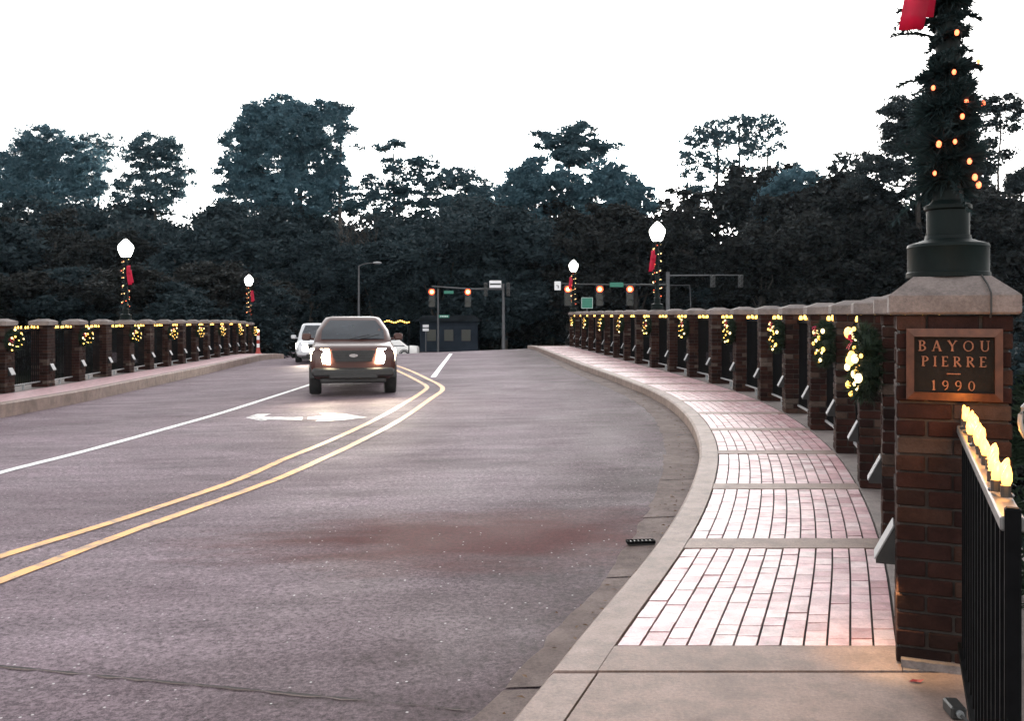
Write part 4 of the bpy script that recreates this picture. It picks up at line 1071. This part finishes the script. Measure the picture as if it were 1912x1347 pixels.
def vehicle(name, label, cat, loc, rz, paint, H, hw, ln, clear, hood, beam, suv=True, emblem=True, lamps=True, es=0):
    """front at y=0, facing -y; z from the ground"""
    t = thing(name, label, cat, loc, rz)
    belt_ = hood + .03; b = MB()
    loft(b, [body_sec(.02, hw - .12, clear + .08, hood - .14), body_sec(.10, hw - .03, clear + .04, hood - .07), body_sec(.45, hw, clear + .02, hood - .02), body_sec(1.05, hw, clear, hood + .02),
             body_sec(2.2, hw + .005, clear, belt_), body_sec(ln - .5, hw, clear, belt_), body_sec(ln - .1, hw - .04, clear + .06, belt_ - .03), body_sec(ln, hw - .12, clear + .12, belt_ - .12)])
    b.build('body', paint, t, True)
    # cabin
    b = MB(); rh = H
    ry0, ry1 = (1.75, 3.05) if suv else (1.95, ln - 1.35)
    by0, by1 = (1.02, 3.35) if suv else (1.12, ln - .62)
    tw = hw - (.265 if suv else .22)
    lv = [(belt_ - .02, by0, by1, hw - .06), (belt_ + .22, by0 + (ry0-by0)*.45, by1 - (by1-ry1)*.45, hw - .11), (rh - .075, ry0 - .06, ry1 + .05, tw + .015), (rh - .022, ry0 + .03, ry1 - .02, tw - .03), (rh, ry0 + .16, ry1 - .16, tw - .16)]
    rings = []
    for z, a, c, hwid in lv:
        e = .10
        rings.append([(-hwid + e, a, z), (hwid - e, a, z), (hwid, a + e * 1.2, z), (hwid, c - e, z), (hwid - e, c, z), (-hwid + e, c, z), (-hwid, c - e, z), (-hwid, a + e * 1.2, z)])
    loft(b, rings); b.build('cabin', paint, t, True)
    # glass, set proud of the cabin faces
    def pane(nm, i0, i1, q, inset=.05, push=.008):
        p = [Vector(rings[i0][q[0]]), Vector(rings[i0][q[1]]), Vector(rings[i1][q[1]]), Vector(rings[i1][q[0]])]
        cen = sum(p, Vector()) / 4; nrm = (p[1] - p[0]).cross(p[3] - p[0]).normalized()
        if nrm.dot(cen - Vector((0, (by0 + by1) / 2, belt_))) < 0: nrm = -nrm
        o = [v + (cen - v).normalized() * inset for v in p]
        bb = MB(); bb.add([v + nrm * push for v in o] + [v - nrm * .01 for v in o], [(0,1,2,3),(7,6,5,4),(0,4,5,1),(1,5,6,2),(2,6,7,3),(3,7,4,0)])
        return bb.build(nm, M['glass'], t)
    # windscreen follows the two lower bands
    p = [Vector(rings[0][0]), Vector(rings[0][1]), Vector(rings[1][1]), Vector(rings[2][1]), Vector(rings[2][0]), Vector(rings[1][0])]
    nr = Vector((0, -(rings[2][0][2] - rings[0][0][2]), -(rings[0][0][1] - rings[2][0][1]))).normalized()
    nr = Vector((0, -.75, .66))
    q = [p[0] + Vector((.05, 0, .06)), p[1] + Vector((-.05, 0, .06)), p[2] + Vector((-.01, 0, 0)), p[3] + Vector((-.03, 0, -.012)), p[4] + Vector((.03, 0, -.012)), p[5] + Vector((.01, 0, 0))]
    q[0].y += (ry0 - by0) * .11; q[1].y += (ry0 - by0) * .11
    bb = MB(); n_ = 6; bb.add([v + nr * .012 for v in q] + [v - nr * .02 for v in q], [tuple(range(6)), tuple(reversed(range(6, 12)))] + [(i, 6 + i, 6 + (i+1) % 6, (i+1) % 6) for i in range(6)])
    ws = bb.build('windscreen', M['glass'], t)
    bb = MB()
    for s_ in (-1, 1): bb.tube([(s_ * .1, q[0].y - .03, q[0].z + .0), (s_ * .1 + .45, q[0].y + .03, q[0].z + .10)], .008, 5)
    bb.build('wiper', M['plastic'], ws)
    for s_, qq in ((1, (2, 3)), (-1, (7, 6))): pane('side_window', 0, 2, qq, .09, .006)
    pane('rear_window', 0, 2, (4, 5), .1)
    # front face
    zg = clear + .08
    b = MB(); gz0, gz1 = hood - .34, hood - .12; gw = hw * .50
    b.prism([(-gw * .82, gz0), (gw * .82, gz0), (gw, gz1), (-gw, gz1)], -.035, .1, 'y'); gr = b.build('grille', M['plastic'], t)
    b = MB()
    for k in range(4): b.box((0, -.042, gz0 + .03 + k * (gz1 - gz0 - .06) / 3), (gw * 1.66, .012, .014))
    b.build('grille_bar', M['plastic'], gr)
    if emblem:
        b = MB(); b.tube([(0, -.05, (gz0 + gz1) / 2 + .01), (0, -.062, (gz0 + gz1) / 2 + .01)], 1, 20); b.v = [(v[0] * .085, v[1], (v[2] - (gz0 + gz1) / 2 - .01) * .034 + (gz0 + gz1) / 2 + .01) for v in b.v]
        b.build('emblem', M['chrome'], gr)
    b = MB(); b.cbox((0, .02, zg + .10), (hw * 1.86, .26, .17), .04); b.build('bumper', M['plastic'] if suv else paint, t, True)
    b = MB(); b.cbox((0, -.10, zg + .03), (hw * 1.1, .05, .10), .015); b.build('lower_intake', M['plastic'], t)
    b = MB(); b.cbox((0, .12, zg - .06), (hw * 1.5, .2, .12), .03); b.build('skid_plate', M['plastic'], t)
    for s_ in (-1, 1):
        b = MB(); x0, x1 = s_ * (gw + .02), s_ * (hw - .035)
        pz = [(x0, gz0 - .05, -.030), (x1, gz0 - .03, .10), (x1 + s_ * .012, gz1 + .03, .16), (x0 + s_ * .02, gz1 + .03, -.005)]
        vs = [(x, y, z) for x, z, y in pz] + [(x, y + .12, z) for x, z, y in pz]
        cen = (sum(v[0] for v in vs[:4]) / 4, sum(v[1] for v in vs[:4]) / 4 - .03, sum(v[2] for v in vs[:4]) / 4)
        b.add(vs + [cen], [(0,1,8),(1,2,8),(2,3,8),(3,0,8),(7,6,5,4),(0,4,5,1),(1,5,6,2),(2,6,7,3),(3,7,4,0)])
        b.build('headlight', beam, t, True)
        b = MB(); b.cbox((s_ * (hw + .10), by0 + .35, belt_ + .09), (.19, .10, .15), .03); b.tube([(s_ * (hw - .06), by0 + .38, belt_ + .04), (s_ * (hw + .06), by0 + .37, belt_ + .06)], .025, 6); b.build('mirror', paint, t, True)
        if lamps:
            ld = bpy.data.lights.new('headlight_beam', 'SPOT'); ld.energy = es; ld.color = (1, .86, .66); ld.spot_size = R(115); ld.spot_blend = 1; ld.shadow_soft_size = .16
            lo = bpy.data.objects.new('headlight_beam', ld); COL.objects.link(lo); lo.parent = t; lo.location = (cen[0], -.12, cen[2]); lo.rotation_euler = (R(90 - 4), 0, R(180) + s_ * R(-3))
    r = .365 if suv else .31
    for s_ in (-1, 1):
        for yy in (.82, ln - .85): wheel(t, s_ * (hw - .105), yy, r, .235, M['grey_metal'])
    for s_ in (-1, 1):
        for yy in (.82, ln - .85):
            b = MB(); pr = []
            for i in range(13): a = math.pi * (i / 12); pr.append((yy + (r + .07) * math.cos(a), r + (r + .07) * math.sin(a)))
            for i in range(12, -1, -1): a = math.pi * (i / 12); pr.append((yy + (r + .02) * math.cos(a), r + (r + .02) * math.sin(a)))
            b.prism(pr, s_ * (hw - .2), s_ * (hw + .012), 'x'); b.build('wheel_arch', M['plastic'], t)
    return t
sx, sy = on_road(657, 737)
vehicle('pickup_truck', 'dark pickup truck approaching head-on with blazing headlights', 'truck', (sx + .15, sy - .82 + .15, road_z(sx, sy) + .004), R(10.5), M['maroon'], 1.60, .865, 5.0, .32, 1.05, M['beam'], es=16)
sx, sy = on_road(600, 679)
vehicle('car', 'silver car mostly hidden following behind the dark truck', 'car', (sx - .05, sy, road_z(sx, sy + 1) + .004), R(12), M['silver_paint'], 1.45, .88, 4.5, .19, .82, M['beam2'], suv=False, emblem=False, es=14)
vehicle('car', 'pale car crossing the junction beyond, half hidden by the dark truck', 'car', (-11.5, 63, -1.715), R(-90), M['white_paint'], 1.45, .88, 5.0, .19, .86, M['dark_lens'], suv=False, emblem=False, lamps=False)

# ------------------------------------------------------------------ junction furniture beyond the crest
GZ = -1.95
def signal_head(t, x, y, z, lit, side=False, sc=1.0):
    b = MB(); b.cbox((x, y, z - .42 + .02), (.46, .22, 1.36), .03)
    h = b.build('signal_head', M['sign_dark'], t)
    for k in range(3):
        zz = z + .02 - k * .44
        c = MB(); dirx = (0, -1)
        if not side:
            c.tube([(x, y - .112, zz), (x, y - .125, zz)], .2, 16); c.build('lens', M['red_light'] if (lit and k == 0) else M['dark_lens'], h)
            if lit and k == 0: q = MB(); q.ball((x, y - .125, zz), .11, 10, 6, (1, .4, 1)); q.build('glare_core', M['core'], h, True)  # glowing ball added for the overexposed centre of the red light
            v = MB(); rr = []
            for i in range(13): a = R(-30 + 240 * i / 12); rr.append((x + .225 * math.cos(a), zz + .225 * math.sin(a)))
            vs = [(p[0], y - .112, p[1]) for p in rr] + [(p[0], y - .34, p[1]) for p in rr]
            v.add(vs, [(i, i+1, 14+i, 13+i) for i in range(12)]); v.build('visor', M['sign_dark'], h, fixn=False)
        else:
            c.tube([(x + .172, y, zz), (x + .4, y, zz - .03)], [.17, .16], 10, cap=False); c.build('visor', M['sign_dark'], h)
    return h
def X(px, d): return (px - CX) / F * d
def Z(py, d): return EYE + (HY - py) / F * d
D1 = 66
t = thing('signal_mast', 'traffic signal mast left of centre with two red lights on its arm', 'traffic signal', (X(940, D1), D1, GZ))
def loc_(px, py, d=D1, root=t): return (X(px, d) - root.location.x, d - root.location.y, Z(py, d) - root.location.z)
b = MB(); b.tube([(0, 0, 0), (0, 0, .5), loc_(940, 530)], [.16, .13, .095], 10); b.build('pole', M['dull_metal'], t, True)
b = MB(); b.tube([loc_(940, 540), loc_(880, 540), loc_(806, 535)], [.08, .06, .045], 8); b.build('mast_arm', M['dull_metal'], t, True)
for px in (807, 874):
    p = loc_(px, 546); signal_head(t, p[0], p[1] - .2, p[2], True)
for px in (907, 949):
    p = loc_(px, 533); b = MB(); b.cbox((p[0], -.1, p[2] - .3), (.26, .3, 1.0), .03); h = b.build('signal_head', M['sign_dark'], t)
    for k in range(3): c = MB(); c.tube([(p[0], -.26, p[2] - k * .32 + .02), (p[0], -.40, p[2] - k * .32)], [.13, .12], 10, cap=False); c.build('visor', M['dull_metal'], h)
p = loc_(925, 531); b = MB(); b.cbox((p[0], -.22, p[2]), (.86, .03, .52), .008); s_ = b.build('sign', M['sign_white'], t); b = MB(); b.box((p[0], -.238, p[2]), (.80, .006, .12)); b.build('stripe', M['sign_dark'], s_)
p = loc_(838, 546); b = MB(); b.box((p[0], -.1, p[2]), (.7, .03, .22)); b.build('sign', M['sign_green'], t)
t = thing('signal_pole', 'thin pole with small green street sign left of the traffic mast', 'pole', (X(818, 64), 64, GZ)); d = 64
b = MB(); b.tube([(0, 0, 0), (0, 0, Z(540, d) - GZ)], [.07, .05], 8); b.build('pole', M['dull_metal'], t, True)
b = MB(); b.box((.42, -.04, Z(591, d) - GZ), (.72, .02, .2)); sg = b.build('sign', M['sign_green'], t); b = MB()
for k in range(5): b.box((.2 + k * .11, -.054, Z(591, d) - GZ), (.06, .006, .07))
b.build('lettering', M['sign_white'], sg)
D2 = 60
t = thing('signal_mast', 'traffic signal mast at right with three bright red lights in a row', 'traffic signal', (X(1247, D2), D2, GZ))
L2 = lambda px, py: (X(px, D2) - t.location.x, 0, Z(py, D2) - GZ)
b = MB(); b.tube([(0, 0, 0), (0, 0, .5), L2(1247, 508)], [.2, .15, .12], 10); b.build('pole', M['dull_metal'], t, True)
b = MB(); b.tube([L2(1247, 532), L2(1140, 532), L2(1036, 530)], [.07, .05, .035], 8); b.build('mast_arm', M['sign_dark'], t, True)
b = MB(); b.tube([L2(1247, 515), L2(1345, 514)], [.06, .04], 8); b.build('mast_arm', M['dull_metal'], t, True)
b = MB(); b.tube([L2(1247, 533), L2(1288, 533), L2(1290, 580)], .03, 6); b.build('bracket', M['dull_metal'], t)
for px in (1060, 1119, 1175): p = L2(px, 541); signal_head(t, p[0], -.2, p[2], True)
for px in (1330, 1382):
    p = L2(px, 518); b = MB(); b.cbox((p[0], -.1, p[2] - .25), (.28, .3, .85), .03); h = b.build('signal_head', M['sign_dark'], t)
    for k in range(3): c = MB(); c.tube([(p[0], -.26, p[2] - k * .28 + .02), (p[0], -.40, p[2] - k * .28)], [.12, .11], 10, cap=False); c.build('visor', M['dull_metal'], h)
b = MB(); b.tube([L2(1345, 514), L2(1384, 514)], .04, 6); b.build('mast_arm', M['dull_metal'], t)
p = L2(1041, 534); b = MB(); b.cbox((p[0], -.1, p[2]), (.42, .03, .58), .01); sg = b.build('sign', M['sign_white'], t); b = MB(); b.tube([(p[0]+.04, -.122, p[2]-.16), (p[0]+.04, -.122, p[2]+.02), (p[0]-.08, -.122, p[2]+.02)], .03, 5); b.build('arrow', M['sign_dark'], sg)
p = L2(1151, 532); b = MB(); b.box((p[0], -.1, p[2]), (.9, .03, .3)); b.build('sign', M['sign_green'], t)
# green square sign near the end of the bridge
d = 46
t = thing('road_sign', 'square green road sign above the far end of the right parapet', 'sign', (X(1096, d), d, -1.9))
b = MB(); b.tube([(0, 0, 0), (0, 0, Z(560, d) + 1.9)], .04, 8); b.build('post', M['dull_metal'], t)
b = MB(); b.cbox((0, -.06, Z(566, d) + 1.9), (.58, .02, .56), .006); sg = b.build('panel', M['sign_green'], t)
b = MB(); z = Z(566, d) + 1.9
for a_ in ((0, .265, .54, .012), (0, -.265, .54, .012), (-.272, 0, .012, .53), (.272, 0, .012, .53)): b.box((a_[0], -.074, z + a_[1]), (a_[2], .006, a_[3]))
b.build('border', M['sign_white'], sg)
# flexible markers at the end of the left parapet
x, y = X(482, 44.6), 44.6
t = thing('marker_post', 'red and white banded marker at the far end of the left pavement', 'marker', (x, y, zl(44.6)), 0)
b = MB(); b.lathe([(.17, 0), (.17, .03), (.12, .06), (.075, .32)], 14); b.build('base', M['cone_red'], t, True)
for k in range(4):
    b = MB(); b.lathe([(.072, .32 + k * .19), (.07, .505 + k * .19)], 12); b.build('band', M['sign_white'] if k % 2 == 0 else M['cone_red'], t, True)
b = MB(); b.ball((0, 0, 1.14), .07, 8, 5); b.build('lamp', M['bulb_w'], t, True)
# street light pole behind the vehicle
d = 72
t = thing('cobra_street_light', 'tall grey street light pole behind the dark truck', 'street light', (X(670, d), d, GZ))
b = MB(); b.tube([(0, 0, 0), (0, 0, Z(497, d) - GZ)], [.11, .06], 8); b.build('pole', M['dull_metal'], t, True)
b = MB(); b.tube([(0, 0, Z(497, d) - GZ), (.4, 0, Z(493, d) - GZ), (1.1, 0, Z(491, d) - GZ)], [.05, .04, .04], 7); b.build('arm', M['dull_metal'], t, True)
b = MB(); b.ball((1.45, 0, Z(491, d) - GZ), .36, 10, 6, (1, .45, .3)); b.build('lamp_head', M['pale_metal'], t, True)
# dim building under the trees
for k in range(22):
    x = -36 + k * 3.3 + rnd.uniform(-1, 1); c = again(belt[k % 4], (x, 90 + rnd.uniform(-2, 2), ground_z(x, 90)), rnd.uniform(0, 6.28), 'dark bushy tree in the shadowed belt under the skyline trees'); c.scale = (.8, .8, .5); c.name = 'shade_tree'
t = thing('low_building', 'dim low bluish building under the trees behind the signals', 'building', (X(838, 79), 79, GZ))
bw, bh = 5.0, Z(600, 79) - GZ
b = MB(); b.box((0, 3, bh / 2), (bw, 6, bh)); b.build('wall', M['wall_blue'], t)
b = MB(); b.prism([(-bw/2 - .4, bh), (bw/2 + .4, bh), (bw/2 - .3, bh + .5), (-bw/2 + .3, bh + .5)], -.4, 6.4, 'y'); b.build('roof', M['roof'], t)
for k in range(3):
    b = MB(); b.box((-1.5 + k * 1.5, -.02, 1.5), (.9, .06, 1.1)); w_ = b.build('window', M['wall_blue'], t); b = MB(); b.box((-1.5 + k * 1.5, -.055, 1.5), (.78, .02, .98)); b.build('pane', M['dark_lens'], w_)
# small notice and lit garland beyond the truck
d = 55
t = thing('notice_sign', 'small pale notice on a thin post right of the dark truck', 'sign', (X(795, d), d, -1.4))
b = MB(); b.tube([(0, 0, 0), (0, 0, Z(610, d) + 1.4)], .03, 6); b.build('post', M['dull_metal'], t)
for k in range(2): b = MB(); b.box((0, -.04, Z(609 + k * 7, d) + 1.4), (.36, .02, .16)); b.build('panel', M['silver_paint'], t)
d = 50
t = thing('light_string', 'short orange light string glowing just right of the dark truck roof', 'string lights', (X(741, d), d, Z(601, d)))
b = MB(); c = MB(); pp = []
for i in range(12):
    p = (-.66 + i * .12, 0, .05 * math.sin(i * 1.1)); pp.append(p); b.ball(p, .045, 6, 4)
tag(b.build('bulbs', M['bulb'], t, True), kind='stuff'); c.tube(pp, .012, 4); c.build('cord', M['plastic'], t)
for s_, lab in ((-.66, 'left'), (.66, 'right')):
    b = MB(); b.tube([(s_, 0, .1), (s_, 0, -2.6)], .035, 6); b.build('support_post', M['black_metal'], t)

if HAZE_D:
    b = MB(); b.box((0, 850, 13.8), (1820, 2320, 40.4)); o = b.build('haze', bpy.data.materials.new('air')); tag(o, kind='stuff')
    m = o.data.materials[0]; m.use_nodes = True; n_ = m.node_tree.nodes; n_.clear()
    v = n_.new('ShaderNodeVolumePrincipled'); v.inputs['Color'].default_value = (.60, .84, 1, 1); v.inputs['Density'].default_value = HAZE_D; v.inputs['Anisotropy'].default_value = .3
    ou = n_.new('ShaderNodeOutputMaterial'); m.node_tree.links.new(v.outputs[0], ou.inputs['Volume'])
